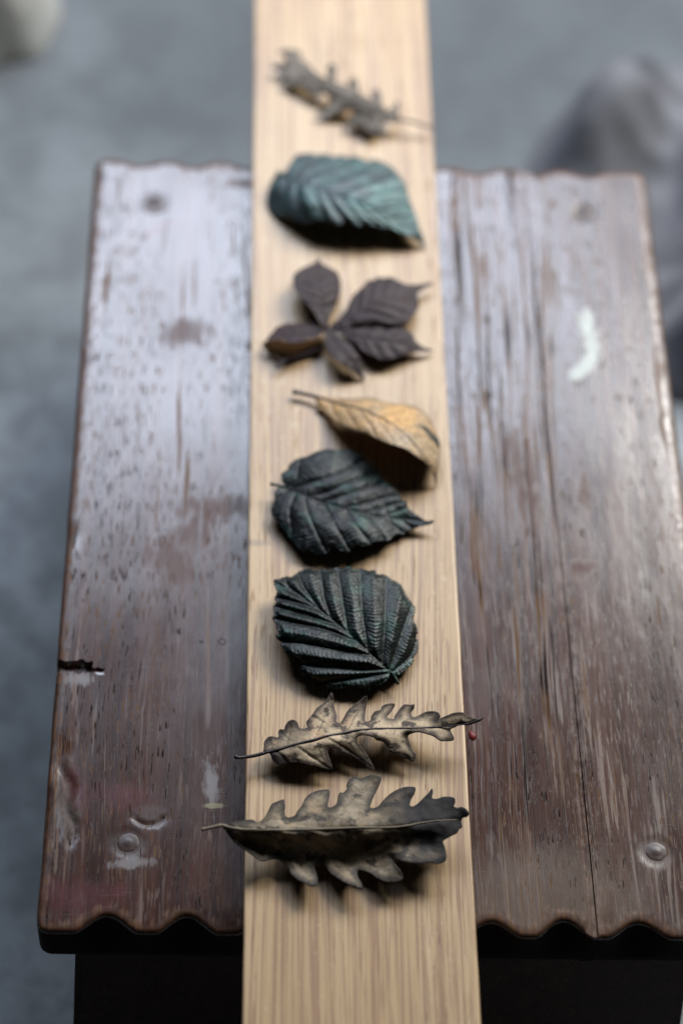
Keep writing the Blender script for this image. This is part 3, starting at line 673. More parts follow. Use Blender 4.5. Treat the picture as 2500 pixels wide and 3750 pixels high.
  'outline':[[-26.31,11.48],[-27.76,13.86],[-28.02,17.19],[-27.31,18.73],[-25.39,20.0],[-24.68,22.77],[-22.27,25.28],[-19.86,26.57],[-17.44,27.24],[-15.01,28.85],[-11.61,30.78],[-8.21,31.49],[-4.82,30.64],[-1.41,31.35],[2.46,30.2],[6.31,27.83],[10.11,23.61],[12.93,19.4],[14.78,15.18],[16.91,13.41],[18.55,11.63],[20.87,8.07],[22.23,5.09],[23.66,4.83],[24.07,2.14],[25.43,-0.21],[26.83,-1.37],[28.69,-3.11],[30.54,-4.85],[32.42,-5.7],[33.88,-4.77],[34.58,-5.05],[33.82,-6.55],[31.41,-7.49],[29.02,-8.14],[25.64,-9.98],[22.77,-10.93],[22.26,-12.11],[19.89,-12.16],[17.25,-13.69],[16.74,-15.46],[13.66,-15.82],[11.3,-15.87],[8.92,-17.38],[6.54,-18.3],[5.12,-18.92],[2.78,-17.51],[1.82,-18.99],[-0.09,-21.35],[-2.91,-21.41],[-5.72,-20.32],[-7.12,-19.18],[-9.02,-22.13],[-11.37,-23.62],[-14.18,-22.82],[-16.99,-21.43],[-18.4,-22.33],[-20.75,-20.64],[-22.64,-17.78],[-24.52,-15.49],[-26.43,-12.02],[-28.81,-8.55],[-30.72,-5.65],[-32.17,-2.72],[-31.96,0.85],[-30.8,4.46],[-30.59,8.06],[-28.94,10.81]],
  'h':[[-32.54,12.24,6.0],[-26.3,10.87,4.5],[-32.17,-2.72,4.0],[-26.43,-12.02,4.0],[-18.4,-22.33,4.5],[-11.37,-23.62,5.0],[-0.09,-21.35,6.0],[8.92,-17.38,7.0],[16.74,-15.46,5.0],[22.75,-11.51,3.0],[34.1,-5.36,5.0],[-10.77,3.43,6.5],[6.8,-2.13,6.0],[21.05,-3.88,3.5],[-28.02,17.19,5.0],[-19.86,26.57,6.0],[-8.21,31.49,6.0],[2.46,30.2,5.0],[12.93,19.4,4.0],[16.91,13.41,4.5],[22.23,5.09,4.0],[-7.53,-9.84,8.5],[-14.56,16.91,8.0],[4.57,8.29,7.0],[-21.73,-1.29,7.5],[6.67,-10.11,8.0]],
  'midrib':[[-26.3,10.87],[-18.4,7.15],[-10.77,3.43],[-1.74,0.65],[6.8,-2.13],[15.34,-3.71],[25.79,-4.48],[33.61,-5.67]],
  'stem':[[-32.54,12.36],[-29.42,11.71],[-26.3,10.87]],
  'veins':[[[-18.4,7.15],[-16.98,-1.19],[-13.21,-12.9],[-9.49,-22.14]],[[-21.75,8.87],[-24.58,-1.36],[-23.6,-10.79],[-24.05,-15.77]],[[-10.78,3.13],[-7.49,-3.94],[-3.77,-12.69],[-0.08,-20.77]],[[-1.74,0.35],[1.98,-6.68],[8.44,-17.39]],[[6.8,-2.42],[10.96,-8.84],[14.14,-15.51]],[[14.86,-3.72],[18.57,-8.08],[21.8,-11.83]],[[21.04,-4.18],[25.65,-9.68]],[[-25.1,10.0],[-29.37,4.49],[-31.7,-1.52]],[[-25.11,10.6],[-19.36,11.94],[-9.27,16.43],[2.37,23.43],[7.26,26.62]],[[-16.97,6.58],[-9.31,8.56],[2.27,15.49],[12.93,19.4]],[[-10.77,3.43],[-2.63,6.92],[7.01,11.36],[14.77,14.57]],[[-1.73,0.95],[6.89,3.54],[16.53,7.36],[20.87,8.07]],[[6.33,-1.54],[14.01,1.31],[22.21,4.49]],[[13.92,-3.45],[20.18,-0.33],[24.07,2.14]],[[-25.35,11.2],[-21.77,14.91],[-20.34,25.94]]],
 },
 'round':{
  'at':[-18.35,-70.3],
  'lean':[-0.048,-0.677],
  'outline':[[20.15,-21.69],[19.06,-24.75],[16.18,-27.36],[12.56,-28.99],[11.52,-30.22],[7.94,-30.1],[3.85,-29.88],[2.33,-29.0],[-1.26,-29.97],[-4.32,-29.12],[-5.85,-27.63],[-7.89,-27.37],[-9.93,-25.89],[-12.49,-24.72],[-14.54,-22.94],[-15.83,-21.44],[-15.57,-19.6],[-16.09,-17.47],[-18.67,-15.06],[-20.22,-13.86],[-21.52,-12.34],[-21.27,-11.41],[-22.83,-9.58],[-22.32,-8.33],[-24.14,-6.81],[-24.67,-5.27],[-23.38,-3.99],[-24.17,-2.14],[-24.71,0.36],[-26.03,2.85],[-25.27,5.39],[-25.82,8.54],[-24.52,10.47],[-25.33,13.01],[-24.3,15.58],[-25.37,18.77],[-25.66,21.66],[-24.08,21.89],[-20.92,23.38],[-18.8,23.1],[-17.22,24.75],[-14.58,26.75],[-11.4,27.6],[-9.28,26.54],[-6.63,27.7],[-3.45,26.99],[-0.79,28.35],[1.86,27.88],[4.53,29.11],[6.64,27.53],[9.3,28.04],[12.47,27.0],[14.87,27.38],[15.63,25.44],[18.81,25.18],[21.41,22.97],[24.55,21.1],[26.07,18.55],[27.31,15.36],[29.07,12.2],[30.56,9.04],[30.21,5.86],[29.61,3.32],[30.85,0.83],[31.28,-2.3],[30.68,-4.82],[31.37,-7.92],[31.0,-11.65],[29.64,-14.15],[28.77,-17.24],[26.11,-20.36],[23.48,-22.54],[21.42,-22.58]],
  'h':[[20.41,-21.68,5.0],[22.86,-26.81,4.0],[11.52,-30.34,3.5],[-1.26,-29.97,3.5],[-11.98,-24.71,4.5],[-21.52,-12.34,7.0],[-25.51,2.86,8.0],[-25.38,20.06,8.0],[-11.4,27.6,5.5],[4.53,29.11,5.5],[14.87,27.38,5.0],[26.07,18.55,4.5],[31.2,-4.81,3.5],[26.11,-20.36,3.5],[-0.49,0.84,8.5],[7.09,-17.65,7.5],[-10.93,-8.73,9.5],[15.29,7.47,8.5],[-5.61,19.82,8.0],[20.19,-8.14,7.0]],
  'midrib':[[20.41,-21.68],[14.86,-15.66],[7.23,-7.14],[-0.49,0.84],[-8.28,8.26],[-16.15,14.47],[-25.23,20.38]],
  'stem':[[20.16,-21.38],[21.9,-24.09],[22.96,-26.99]],
  'veins':[[[-7.76,7.95],[-16.14,10.64],[-25.33,13.01]],[[0.03,0.22],[-10.91,4.1],[-25.03,8.56]],[[7.49,-7.45],[-5.71,-1.77],[-16.12,0.53],[-24.46,2.57]],[[12.83,-13.54],[-0.59,-11.63],[-14.03,-8.79],[-22.06,-8.45]],[[17.87,-20.2],[7.56,-20.39],[-4.77,-19.4],[-15.06,-18.37]],[[19.63,-22.0],[4.43,-24.72],[-7.89,-27.07]],[[-7.76,8.27],[-13.52,17.73],[-16.17,25.42]],[[-3.07,3.94],[-5.64,13.41],[-7.16,26.91]],[[3.64,-2.84],[1.71,11.64],[-0.26,27.71]],[[11.32,-10.79],[9.5,6.08],[8.77,27.9]],[[16.89,-17.46],[18.31,1.21],[19.32,24.22]],[[19.92,-20.47],[24.43,-4.94],[29.56,10.93]],[[20.67,-21.56],[27.82,-14.18],[31.2,-4.81]],[[-14.04,13.24],[-19.84,18.24],[-21.45,23.04]]],
 },
 'narrow_oak':{
  'at':[-6.83,-119.08],
  'lean':[-0.063,-0.612],
  'outline':[[-40.53,-9.86],[-40.24,-7.62],[-40.1,-5.38],[-38.83,-3.49],[-37.23,-2.91],[-35.3,-3.44],[-34.66,-2.68],[-34.83,-0.8],[-34.04,0.34],[-32.75,0.17],[-32.11,2.26],[-30.83,3.98],[-29.21,4.65],[-27.59,3.47],[-26.62,0.84],[-23.72,1.08],[-24.2,3.53],[-23.06,5.44],[-21.77,7.36],[-20.14,10.05],[-17.52,12.39],[-15.88,14.72],[-14.4,17.25],[-13.76,14.76],[-13.47,10.93],[-12.53,6.76],[-12.71,4.1],[-11.42,3.37],[-10.11,5.28],[-8.45,8.73],[-6.14,11.45],[-3.6,13.7],[-2.08,15.27],[-0.76,15.51],[-0.8,13.31],[-1.22,10.23],[-1.68,4.56],[0.36,4.81],[0.77,6.77],[2.3,8.98],[3.42,9.22],[4.55,9.9],[4.95,11.22],[6.84,12.35],[9.47,12.61],[10.01,11.74],[8.64,9.09],[6.91,6.88],[7.08,6.01],[9.49,5.62],[9.71,6.93],[11.65,10.02],[13.57,12.24],[16.18,12.07],[17.5,12.4],[17.26,10.34],[16.28,8.79],[16.59,6.61],[18.66,7.08],[20.94,8.65],[23.58,9.35],[26.18,8.96],[27.05,7.23],[26.45,5.91],[25.31,5.24],[28.34,6.81],[30.63,7.94],[32.52,8.72],[35.89,8.91],[38.06,7.2],[40.64,6.37],[42.5,6.19],[43.85,7.08],[42.85,5.54],[40.56,4.41],[37.53,3.27],[34.54,3.22],[32.27,2.1],[30.93,1.21],[31.42,-0.51],[32.1,-2.22],[31.67,-3.74],[27.95,-4.01],[26.49,-3.61],[24.32,-1.92],[21.76,-0.89],[18.81,-0.2],[16.57,-0.76],[14.69,-1.87],[14.99,-4.23],[15.66,-6.79],[16.71,-8.91],[17.4,-10.6],[16.4,-13.25],[14.41,-12.35],[11.13,-10.92],[8.58,-9.89],[7.51,-8.21],[9.75,-7.1],[7.52,-7.57],[6.44,-6.51],[5.0,-4.82],[2.43,-4.01],[1.34,-2.74],[-1.6,-1.93],[-4.2,-2.4],[-4.78,-4.13],[-3.88,-6.26],[-2.08,-8.79],[-0.29,-12.16],[1.12,-15.53],[1.45,-17.21],[-0.37,-16.4],[-3.62,-13.49],[-7.26,-11.0],[-10.92,-9.36],[-8.99,-10.83],[-10.9,-9.37],[-12.49,-7.91],[-15.38,-7.96],[-16.19,-8.72],[-15.72,-10.94],[-15.09,-13.52],[-14.47,-16.09],[-14.96,-17.39],[-17.99,-16.89],[-21.81,-15.84],[-25.01,-15.34],[-27.24,-14.64],[-29.48,-14.67],[-32.03,-15.08],[-34.58,-15.31],[-36.18,-14.6],[-37.15,-13.14],[-38.13,-10.56],[-39.41,-10.21]],
  'h':[[-51.21,-11.89,7.0],[-47.37,-12.38,6.0],[-40.05,-10.22,6.0],[-34.62,-8.83,7.0],[-28.22,-6.49,8.0],[-21.79,-4.52,9.0],[-15.34,-2.35,9.5],[-3.72,0.28,9.5],[4.01,1.1,10.0],[15.15,1.38,10.0],[32.3,2.97,11.0],[43.27,6.64,12.0],[-21.78,-0.2,6.0],[-31.45,-1.87,5.5],[-11.74,3.55,6.0],[-37.21,-5.71,5.5],[-29.21,4.58,7.0],[-14.4,17.25,7.0],[-38.83,-3.49,6.5],[0.36,4.81,6.5],[11.52,4.78,7.0],[20.83,4.94,8.0],[-0.76,15.51,8.0],[9.47,12.61,8.0],[17.5,12.4,8.0],[26.18,8.96,11.0],[34.02,8.88,13.0],[16.59,6.61,7.0],[-35.86,-14.78,5.0],[-27.24,-14.64,6.5],[-14.96,-17.2,4.5],[-15.7,-8.34,8.0],[-21.8,-10.3,7.5],[1.46,-16.79,4.0],[-4.57,-2.84,8.5],[-8.7,-8.9,6.5],[7.51,-8.21,7.0],[16.41,-13.17,5.0],[14.69,-1.87,8.5],[11.29,-4.29,8.0],[18.81,-0.2,9.5],[26.12,-3.61,9.5],[31.68,-3.52,9.0]],
  'midrib':[[-40.05,-10.41],[-34.62,-8.83],[-28.22,-6.49],[-21.79,-4.52],[-15.34,-2.35],[-8.88,-0.93],[-3.72,0.28],[4.01,1.1],[15.15,1.38],[26.32,2.22],[32.3,2.97],[37.55,3.84],[42.88,6.19]],
  'stem':[[-51.21,-11.89],[-50.24,-12.61],[-47.37,-12.38],[-43.55,-11.58],[-40.05,-10.41]],
  'veins':[[[-37.18,-9.43],[-37.52,-6.46],[-38.51,-3.68]],[[-31.42,-7.48],[-30.48,-1.1],[-29.21,4.39]],[[-21.47,-4.33],[-17.56,4.78],[-14.4,16.86]],[[-8.61,-0.11],[-4.8,7.55],[-0.96,15.07]],[[-44.43,6.97],[-40.61,12.75],[-36.75,17.23]],[[-37.0,7.48],[-33.46,12.88],[-29.9,16.97]],[[-30.52,7.78],[-26.63,11.47],[-22.08,14.04]],[[-23.39,8.17],[-19.16,10.83],[-14.26,13.98]],[[-35.9,-9.41],[-33.32,-11.6],[-31.39,-14.52]],[[-27.57,-7.42],[-21.81,-12.15],[-15.12,-17.02]],[[-15.99,-3.49],[-8.96,-8.23],[1.09,-16.8]],[[-44.43,6.59],[-37.92,2.16],[-29.83,-5.03]],[[-34.08,7.45],[-32.13,5.66],[-31.47,3.4]],[[-25.01,7.99],[-20.47,5.48],[-16.92,3.27]]],
 },
 'wide_oak':{
  'at':[-11.83,-161.2],
  'lean':[-0.057,-0.557],
  'outline':[[-50.23,0.03],[-47.0,1.19],[-43.75,1.98],[-40.17,2.59],[-38.54,2.42],[-37.22,1.52],[-35.92,2.09],[-34.31,3.97],[-33.03,6.97],[-32.07,9.23],[-30.11,10.38],[-27.65,11.36],[-27.31,9.68],[-26.98,8.56],[-27.29,5.56],[-26.14,3.72],[-23.52,4.5],[-22.54,6.38],[-20.91,8.65],[-19.92,11.29],[-18.27,13.57],[-15.96,14.93],[-13.32,15.73],[-10.51,15.58],[-10.7,12.18],[-11.05,8.42],[-9.41,8.45],[-7.86,9.97],[-7.32,12.91],[-6.61,14.69],[-5.41,14.51],[-4.02,16.3],[-4.18,17.68],[-3.29,19.86],[-1.55,21.48],[-0.17,21.5],[1.2,20.92],[3.29,21.75],[5.72,22.78],[7.44,22.21],[8.98,21.44],[8.59,19.06],[7.32,15.88],[5.89,12.72],[4.63,9.18],[5.12,8.02],[7.53,8.84],[9.29,11.21],[11.4,13.59],[14.2,15.79],[17.34,17.22],[19.76,17.46],[21.72,17.09],[21.23,14.52],[20.32,12.94],[19.77,11.56],[19.37,9.6],[20.56,9.03],[22.66,10.62],[24.44,12.61],[26.58,15.0],[27.85,16.99],[28.14,15.42],[27.88,12.66],[29.59,12.49],[32.03,13.31],[34.44,13.35],[36.14,12.79],[36.24,10.83],[35.67,9.45],[37.02,8.69],[38.41,9.1],[40.09,8.35],[41.22,6.61],[40.46,4.85],[38.9,4.44],[38.33,3.07],[38.58,0.76],[37.34,-0.42],[36.59,-1.97],[34.5,-3.15],[32.41,-4.52],[31.19,-5.5],[31.64,-7.02],[32.08,-8.92],[32.31,-11.95],[31.56,-13.86],[29.0,-14.84],[26.31,-14.31],[22.93,-14.73],[19.22,-14.59],[16.2,-14.07],[13.86,-13.15],[11.85,-12.61],[12.49,-14.12],[14.12,-16.36],[15.42,-18.22],[16.19,-20.83],[14.99,-22.16],[11.96,-22.76],[8.95,-22.24],[6.29,-20.97],[4.64,-19.49],[1.64,-18.22],[-0.37,-18.06],[-0.41,-20.68],[0.9,-23.28],[1.2,-25.51],[-0.8,-24.79],[-4.12,-23.53],[-7.45,-21.52],[-10.26,-19.47],[-11.86,-17.33],[-12.81,-15.54],[-14.43,-15.2],[-16.37,-16.31],[-15.73,-19.19],[-15.1,-21.7],[-15.27,-24.21],[-17.35,-24.59],[-20.24,-23.2],[-22.81,-21.8],[-25.07,-19.67],[-25.72,-17.52],[-27.67,-15.38],[-29.61,-13.96],[-32.52,-13.99],[-34.13,-14.56],[-36.06,-14.41],[-38.02,-12.98],[-40.63,-10.84],[-42.92,-9.05],[-45.22,-7.25],[-47.54,-4.35],[-48.55,-2.53],[-49.89,-0.7]],
  'h':[[-57.66,-1.92,12.0],[-50.23,0.03,13.0],[-44.67,-1.37,13.2],[-38.16,-1.71,13.4],[-29.04,-1.69,13.6],[-19.27,-1.37,13.6],[-9.3,-0.78,13.6],[0.9,-0.17,13.6],[11.11,-0.03,13.4],[17.94,0.84,13.0],[29.95,2.95,11.8],[38.52,3.46,10.5],[-40.17,2.59,11.5],[-27.65,11.36,8.5],[-26.46,3.72,10.0],[-12.66,15.55,8.0],[-10.39,8.43,10.5],[5.72,22.78,9.0],[4.79,8.79,10.0],[-2.29,16.92,9.0],[20.44,17.27,9.5],[19.54,9.6,10.0],[27.84,16.79,11.0],[35.47,13.17,12.0],[41.22,6.61,12.5],[-47.54,-4.35,11.0],[-42.92,-9.05,9.5],[-40.03,-7.54,7.5],[-40.63,-10.84,9.0],[-36.06,-14.41,8.0],[-34.13,-14.56,7.5],[-29.61,-13.96,5.0],[-35.46,-10.4,6.5],[-25.76,-8.44,7.0],[-20.89,-14.92,4.6],[-15.59,-23.85,6.5],[-17.35,-24.52,7.0],[-22.81,-21.73,5.8],[-16.37,-16.31,4.5],[-12.79,-10.08,6.2],[0.87,-25.32,7.0],[-4.12,-23.53,6.8],[-7.45,-21.52,6.0],[-6.05,-15.13,4.8],[-0.37,-18.06,4.6],[15.68,-21.22,6.8],[11.96,-22.68,6.8],[8.95,-22.24,6.4],[6.29,-20.97,5.6],[8.08,-15.31,4.6],[4.14,-9.31,6.5],[4.64,-19.49,5.0],[12.19,-12.61,6.5],[16.2,-14.07,10.0],[22.93,-14.73,9.5],[17.73,-7.21,7.5],[25.98,-14.12,9.0],[31.75,-13.48,9.0],[27.23,-7.08,8.0],[31.19,-5.5,9.5]],
  'midrib':[[-50.23,0.03],[-44.67,-1.37],[-38.16,-1.71],[-29.04,-1.69],[-19.27,-1.37],[-9.48,-0.78],[0.9,-0.17],[11.11,-0.03],[17.94,0.84],[23.09,2.08],[29.96,3.15],[37.84,3.65]],
  'stem':[[-57.66,-1.92],[-54.43,-1.14],[-50.23,0.03]],
  'veins':[[[-38.17,-1.27],[-30.74,7.38],[-27.65,11.17]],[[-27.09,-1.3],[-19.26,5.68],[-12.0,14.8]],[[-13.39,-0.91],[-8.93,3.54],[-0.64,12.23],[7.42,21.02]],[[-50.89,0.39],[-42.2,6.83],[-31.79,14.87]],[[-38.19,0.58],[-29.09,5.54],[-17.62,11.32]],[[-32.33,1.22],[-22.54,7.13],[-12.04,7.66]],[[-41.42,-1.69],[-38.76,-5.69],[-34.77,-14.39]],[[-32.3,-1.92],[-25.75,-10.27],[-16.71,-23.87]],[[-19.27,-1.74],[-9.55,-10.77],[-4.39,-17.74],[0.54,-24.96]],[[-56.4,-0.61],[-45.16,-10.54],[-35.36,-19.81]],[[-44.37,-0.07],[-35.5,-6.75],[-24.77,-13.16]],[[-35.58,0.43],[-25.77,-4.78],[-18.95,-8.34]],[[-27.44,2.22],[-20.9,0.46],[-13.72,0.19]]],
 },
}

def blade(key, name, mat, parent, step=0.6, ridge=0.0, herring=0.0, crumple=0.3, groove=0.0, teeth=None, thick=0.18, smooth_n=4, dz=0.0, origin=None):
    D = LEAF[key]; at = np.array(D['at']); lean = np.array(D['lean'])
    out = np.array(D['outline'], float)
    P = catmull(out, smooth_n); P, s = resample(P, step * 0.8)
    if teeth:
        amp, per = teeth
        t = np.roll(P, -1, 0) - np.roll(P, 1, 0); t /= np.linalg.norm(t, axis=1)[:, None] + 1e-9
        area = 0.5 * np.sum(P[:, 0] * np.roll(P[:, 1], -1) - np.roll(P[:, 0], -1) * P[:, 1])
        nrm = np.stack([t[:, 1], -t[:, 0]], 1) * (1 if area > 0 else -1)
        ph = s / per + 0.35 * np.array([noise.noise((v * 0.3, at[0], 0)) for v in s])
        saw = (ph % 1.0)
        P = P + nrm * (amp * (saw - 0.5))[:, None]
    v2, tri = fill(P, step)
    tps = TPS(D['h']); h = tps(v2)
    edge, _ = seg_dist(v2, P, True)
    lines = [np.array(v, float) for v in D['veins']]
    mid = np.array(D['midrib'], float) if 'midrib' in D else None
    vein = np.zeros(len(v2)); rel = np.zeros(len(v2))
    if mid is not None:
        allv = [catmull(mid, 4, False)] + [catmull(l, 4, False) for l in lines]
        DA = [seg_dist(v2, l) for l in allv]
        dm = DA[0][0]
        ds = np.stack([a[0] for a in DA]); arcs = np.stack([a[1] for a in DA])
        o2 = np.argsort(ds, 0); i = np.arange(len(v2))
        d1, d2 = ds[o2[0], i], ds[o2[1], i]; arc = arcs[o2[0], i]
        sft = d1 / (d1 + d2 + 1e-6)
        side = o2[0] % 2
        prof = 0.35 * np.sin(np.pi * np.clip(sft, 0, 0.5)) + 0.65 * np.clip(2 * sft, 0, 1)
        gap = np.clip((d1 + d2) / 5.0, 0.15, 1.2)
        rel += ridge * prof * gap * np.clip(edge / 2.0, 0.35, 1)
        jit = np.array([noise.noise((p[0] * 0.25, p[1] * 0.25, 3.3)) for p in v2])
        rel += herring * np.sin(2 * np.pi * (arc / 1.7 + 1.6 * sft + 0.5 * jit)) * prof * np.clip(d1 / 0.8, 0, 1) * np.clip(gap, 0, 1)
        rel -= groove * np.exp(-(d1 / 0.45) ** 2)
        wv = np.where(o2[0] == 0, 0.42, 0.22)
        vein = np.exp(-(d1 / wv) ** 2)
    nz = np.array([noise.noise((p[0] * 0.11 + at[0], p[1] * 0.11 + at[1], 1.7)) + 0.5 * noise.noise((p[0] * 0.33, p[1] * 0.33 + at[1], 4.1)) for p in v2])
    lift = np.clip(h / 3.0, 0, 1)
    hh = np.maximum(h + (rel + crumple * nz) * (0.3 + 0.7 * lift), 0.4) + dz
    W = np.stack([(at[0] + v2[:, 0] + hh * lean[0]) / 1000, (at[1] + v2[:, 1] + hh * lean[1]) / 1000, LZ + hh / 1000], 1) - np.array(origin)
    o = link_mesh(name, W, tri, mat, parent)
    bm = bmesh.new(); bm.from_mesh(o.data); bm.normal_update()
    up = sum(f.normal.z for f in bm.faces)
    if up < 0: bmesh.ops.reverse_faces(bm, faces=bm.faces)
    bm.to_mesh(o.data); bm.free()
    for nm, val in (('edge', edge), ('vein', vein)):
        a = o.data.attributes.new(nm, 'FLOAT', 'POINT'); a.data.foreach_set('value', val.astype(np.float32))
    sm = o.modifiers.new('thickness', 'SOLIDIFY'); sm.thickness = thick / 1000; sm.offset = -1
    return o, tps
def rib(key, which, name, mat, parent, tps, r0, r1, origin, dz=0.15, sides=8):
    D = LEAF[key]; at = np.array(D['at']); lean = np.array(D['lean'])
    L, _ = resample(catmull(np.array(D[which], float), 5, False), 0.8, False)
    h = tps(L) + dz
    W = np.stack([(at[0] + L[:, 0] + h * lean[0]) / 1000, (at[1] + L[:, 1] + h * lean[1]) / 1000, LZ + h / 1000], 1) - np.array(origin)
    rr = np.linspace(r0, r1, len(W)) / 1000
    if which == 'stem': rr[:2] *= 1.25
    V, F = tube(W, rr, sides)
    return link_mesh(name, V, F, mat, parent)
def origin_of(key):
    a = LEAF[key]['at']; return (a[0] / 1000, a[1] / 1000, LZ)
def leaf(key, name, label, mat, stem_mat, cat='leaf', stem=True, stem_r=(0.75, 0.6), mid_r=(0.5, 0.15), mid_dz=-0.1, group='dried leaves in a row on the plank', **kw):
    og = origin_of(key); root = empty(name, og); tag(root, label, cat, group)
    b, tps = blade(key, 'blade', mat, root, origin=og, **kw)
    if 'midrib' in LEAF[key]: rib(key, 'midrib', 'midrib', stem_mat, root, tps, *mid_r, og, mid_dz)
    if stem and 'stem' in LEAF[key]: rib(key, 'stem', 'stem', stem_mat, root, tps, *stem_r, og)
    return root, tps

M_TEAL = mat_dark_leaf('teal_patina_leaf', (0.075, 0.092, 0.102), (0.085, 0.135, 0.135), (0.13, 0.24, 0.225), 0.45, 0.35)
M_BLACK = mat_dark_leaf('blackened_leaf', (0.007, 0.008, 0.009), (0.013, 0.018, 0.017), (0.020, 0.062, 0.050), 0.40, 0.3)
M_ROUND = mat_dark_leaf('dark_green_leaf', (0.007, 0.009, 0.009), (0.013, 0.018, 0.016), (0.020, 0.060, 0.046), 0.37, 0.3)
M_MAUVE = mat_dark_leaf('mauve_brown_leaf', (0.024, 0.0135, 0.0145), (0.038, 0.023, 0.024), (0.032, 0.023, 0.029), 0.60, 0.0, 0.7)
M_TAN = mat_plain('tan_underside', (0.62, 0.45, 0.30), 0.6, 0.3)
M_STEM_D = mat_plain('dark_stem', (0.03, 0.026, 0.025), 0.5)
M_STEM_B = mat_plain('brown_stem', (0.10, 0.075, 0.055), 0.5)
M_STEM_P = mat_plain('pale_stem', (0.24, 0.20, 0.14), 0.5)
M_STEM_V = mat_plain('violet_black_stem', (0.035, 0.026, 0.032), 0.45)
M_FAR = mat_dry_leaf('grey_oak_leaf', (0.29, 0.255, 0.215), (0.20, 0.175, 0.145), (0.03, 0.026, 0.022), (0.33, 0.28, 0.22), 1.8, 0.45, vein_amt=0.5, seed=2)
M_NOAK = mat_dry_leaf('pale_oak_leaf', (0.54, 0.425, 0.285), (0.27, 0.215, 0.145), (0.026, 0.021, 0.024), (0.52, 0.36, 0.22), 3.2, 0.85, vein_amt=0.7, seed=5)
M_WOAK = mat_dry_leaf('olive_oak_leaf', (0.335, 0.275, 0.195), (0.115, 0.092, 0.060), (0.022, 0.020, 0.019), (0.34, 0.25, 0.16), 3.2, 0.85, vein_col=(0.20, 0.16, 0.08), vein_amt=0.5, seed=11, tip=(33, 2, 20, 24, 0.0, 0.4, 90, 0.4, False))
M_GOLD = mat_gold_leaf()

leaf('far_oak', 'oak_leaf', 'blurred grey curled oak leaf with thin lobes, farthest leaf on the plank', M_FAR, M_STEM_B, step=0.7, crumple=0.3, ridge=0.2, groove=0.2, stem_r=(0.6, 0.55))
leaf('teal', 'toothed_leaf', 'arched teal patinated leaf with toothed edge over a black shadow', M_TEAL, M_TEAL, step=0.6, ridge=0.85, herring=0.10, crumple=0.35, groove=0.15, teeth=(0.5, 2.0), mid_r=(0.45, 0.15), mid_dz=-0.25)
leaf('brown', 'golden_leaf', 'golden brown arched leaf with dark veins and stem, shading the black leaf', M_GOLD, M_STEM_D, step=0.6, ridge=0.28, herring=0.06, crumple=0.4, groove=0.25, teeth=(0.55, 1.35), stem_r=(0.95, 0.7), mid_dz=-0.25)
leaf('blackened', 'toothed_leaf', 'black toothed leaf with hooked tip lying half in shadow of the golden leaf', M_BLACK, M_BLACK, step=0.5, ridge=0.42, herring=0.15, crumple=0.5, groove=0.4, teeth=(0.7, 1.7), stem_r=(0.6, 0.5), mid_dz=-0.3)
leaf('round', 'toothed_leaf', 'round dark green pleated leaf with deep parallel ribs and short stem', M_ROUND, M_ROUND, step=0.5, ridge=1.4, herring=0.15, crumple=0.3, groove=0.2, teeth=(0.6, 1.5), stem_r=(0.6, 0.6), mid_dz=-0.35)
leaf('narrow_oak', 'oak_leaf', 'narrow pale brown oak leaf with violet-black midrib and pointed curled lobes', M_NOAK, M_STEM_V, step=0.55, ridge=0.35, crumple=0.55, groove=0.25, stem_r=(0.65, 0.75), mid_r=(0.6, 0.18), mid_dz=0.0, thick=0.3)
leaf('wide_oak', 'oak_leaf', 'broad olive grey oak leaf with blackened right end, nearest leaf on the plank', M_WOAK, M_STEM_P, step=0.6, ridge=0.4, crumple=0.6, groove=0.2, stem_r=(0.6, 0.75), mid_r=(0.7, 0.2), mid_dz=0.0, thick=0.3)

og = origin_of('leaflet_right')
palm = empty('palmate_leaf', og)
tag(palm, 'dark mauve leaf of five spread leaflets, one curled to show tan underside', 'leaf', 'dried leaves in a row on the plank')
for key in ('leaflet_front', 'leaflet_left', 'leaflet_back', 'leaflet_wide', 'leaflet_right'):
    o, tps = blade(key, 'leaflet', M_MAUVE, palm, step=0.6, ridge=0.5, herring=0.06, crumple=0.35, groove=0.2, teeth=(0.6, 1.9), origin=og)
    rib(key, 'midrib', 'midrib', M_MAUVE, o, tps, 0.5, 0.15, og, -0.2)
    if key == 'leaflet_left':
        c, _ = blade('curled_underside', 'curled_edge', M_TAN, o, step=0.7, crumple=0.2, origin=og); c['label'] = 'tan underside of the curled leaflet'
        c, _ = blade('curled_tip', 'curled_tip', M_MAUVE, o, step=0.6, crumple=0.2, origin=og)

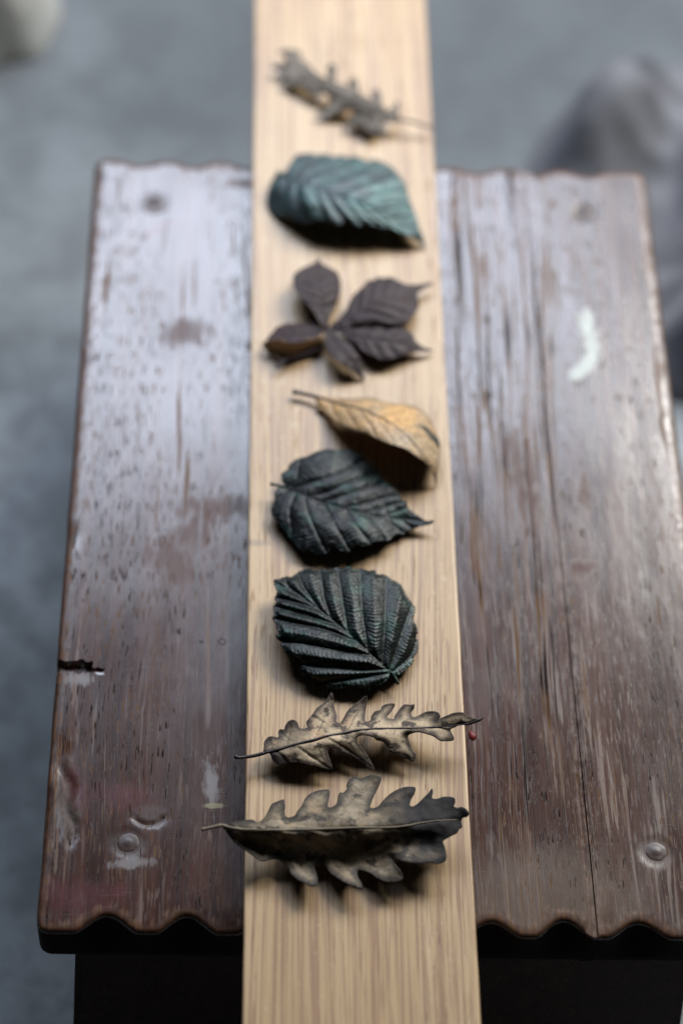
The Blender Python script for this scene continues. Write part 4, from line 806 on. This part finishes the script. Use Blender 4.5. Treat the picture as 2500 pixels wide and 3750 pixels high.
# ------------------------------------------------------------------ cloths on the floor
def soft_cap(q): return math.exp(-q ** 1.6)
def heap(name, bumps, cx_, cy_, rx, ry, mat, folds, fh, label, cat, seed, sub=90):
    V, F = [], []; nr, na = sub // 2, sub
    for j in range(nr + 1):
        q = j / nr
        for k in range(na):
            a = 2 * math.pi * k / na
            wob = 1 + 0.16 * noise.noise((math.cos(a) * 1.6, math.sin(a) * 1.6, seed))
            x = cx_ + rx * q * wob * math.cos(a); y = cy_ + ry * q * wob * math.sin(a)
            z = sum(hh * soft_cap(((((x - bx_) * math.cos(ro) + (y - by_) * math.sin(ro)) / sx_) ** 2 + ((-(x - bx_) * math.sin(ro) + (y - by_) * math.cos(ro)) / sy_) ** 2)) for bx_, by_, sx_, sy_, ro, hh in bumps)
            fl = noise.noise((x * folds[0] + 0.5 * math.sin(y * 30), y * folds[1], seed)); fl = 1 - abs(fl) * 2
            z = (z + fh * fl * (0.3 + z * 8)) * min(1, (1 - q) * 5) + 0.002 + 0.006 * math.sin(min(1, (1 - q) * 8) * math.pi / 2)
            V.append((x, y, max(z, 0.001) if j < nr else 0.0005))
    for j in range(nr):
        for k in range(na): F.append((j * na + k, (j + 1) * na + k, (j + 1) * na + (k + 1) % na, j * na + (k + 1) % na))
    o = link_mesh(name, V, F, mat)
    tag(o, label, cat)
    return o
heap('crumpled_cloth', [(0.145, 0.402, 0.036, 0.050, -0.45, 0.034), (0.232, 0.315, 0.034, 0.080, 0.15, 0.046), (0.205, 0.23, 0.03, 0.05, 0.2, 0.03)], 0.216, 0.328, 0.122, 0.140,
     mat_cloth('mauve_grey_cloth', (0.075, 0.078, 0.092), (0.18, 0.185, 0.205)), (15, 30), 0.032, 'crumpled mauve grey cloth on the floor behind the right end of the stool', 'cloth', 4.0)
heap('pale_cloth', [(-0.218, 0.495, 0.028, 0.040, 0.0, 0.10)], -0.218, 0.493, 0.040, 0.054,
     mat_cloth('pale_grey_cloth', (0.40, 0.40, 0.37), (0.30, 0.31, 0.29)), (18, 10), 0.010, 'pale grey cloth bundle on the floor at the far left', 'cloth', 9.0)
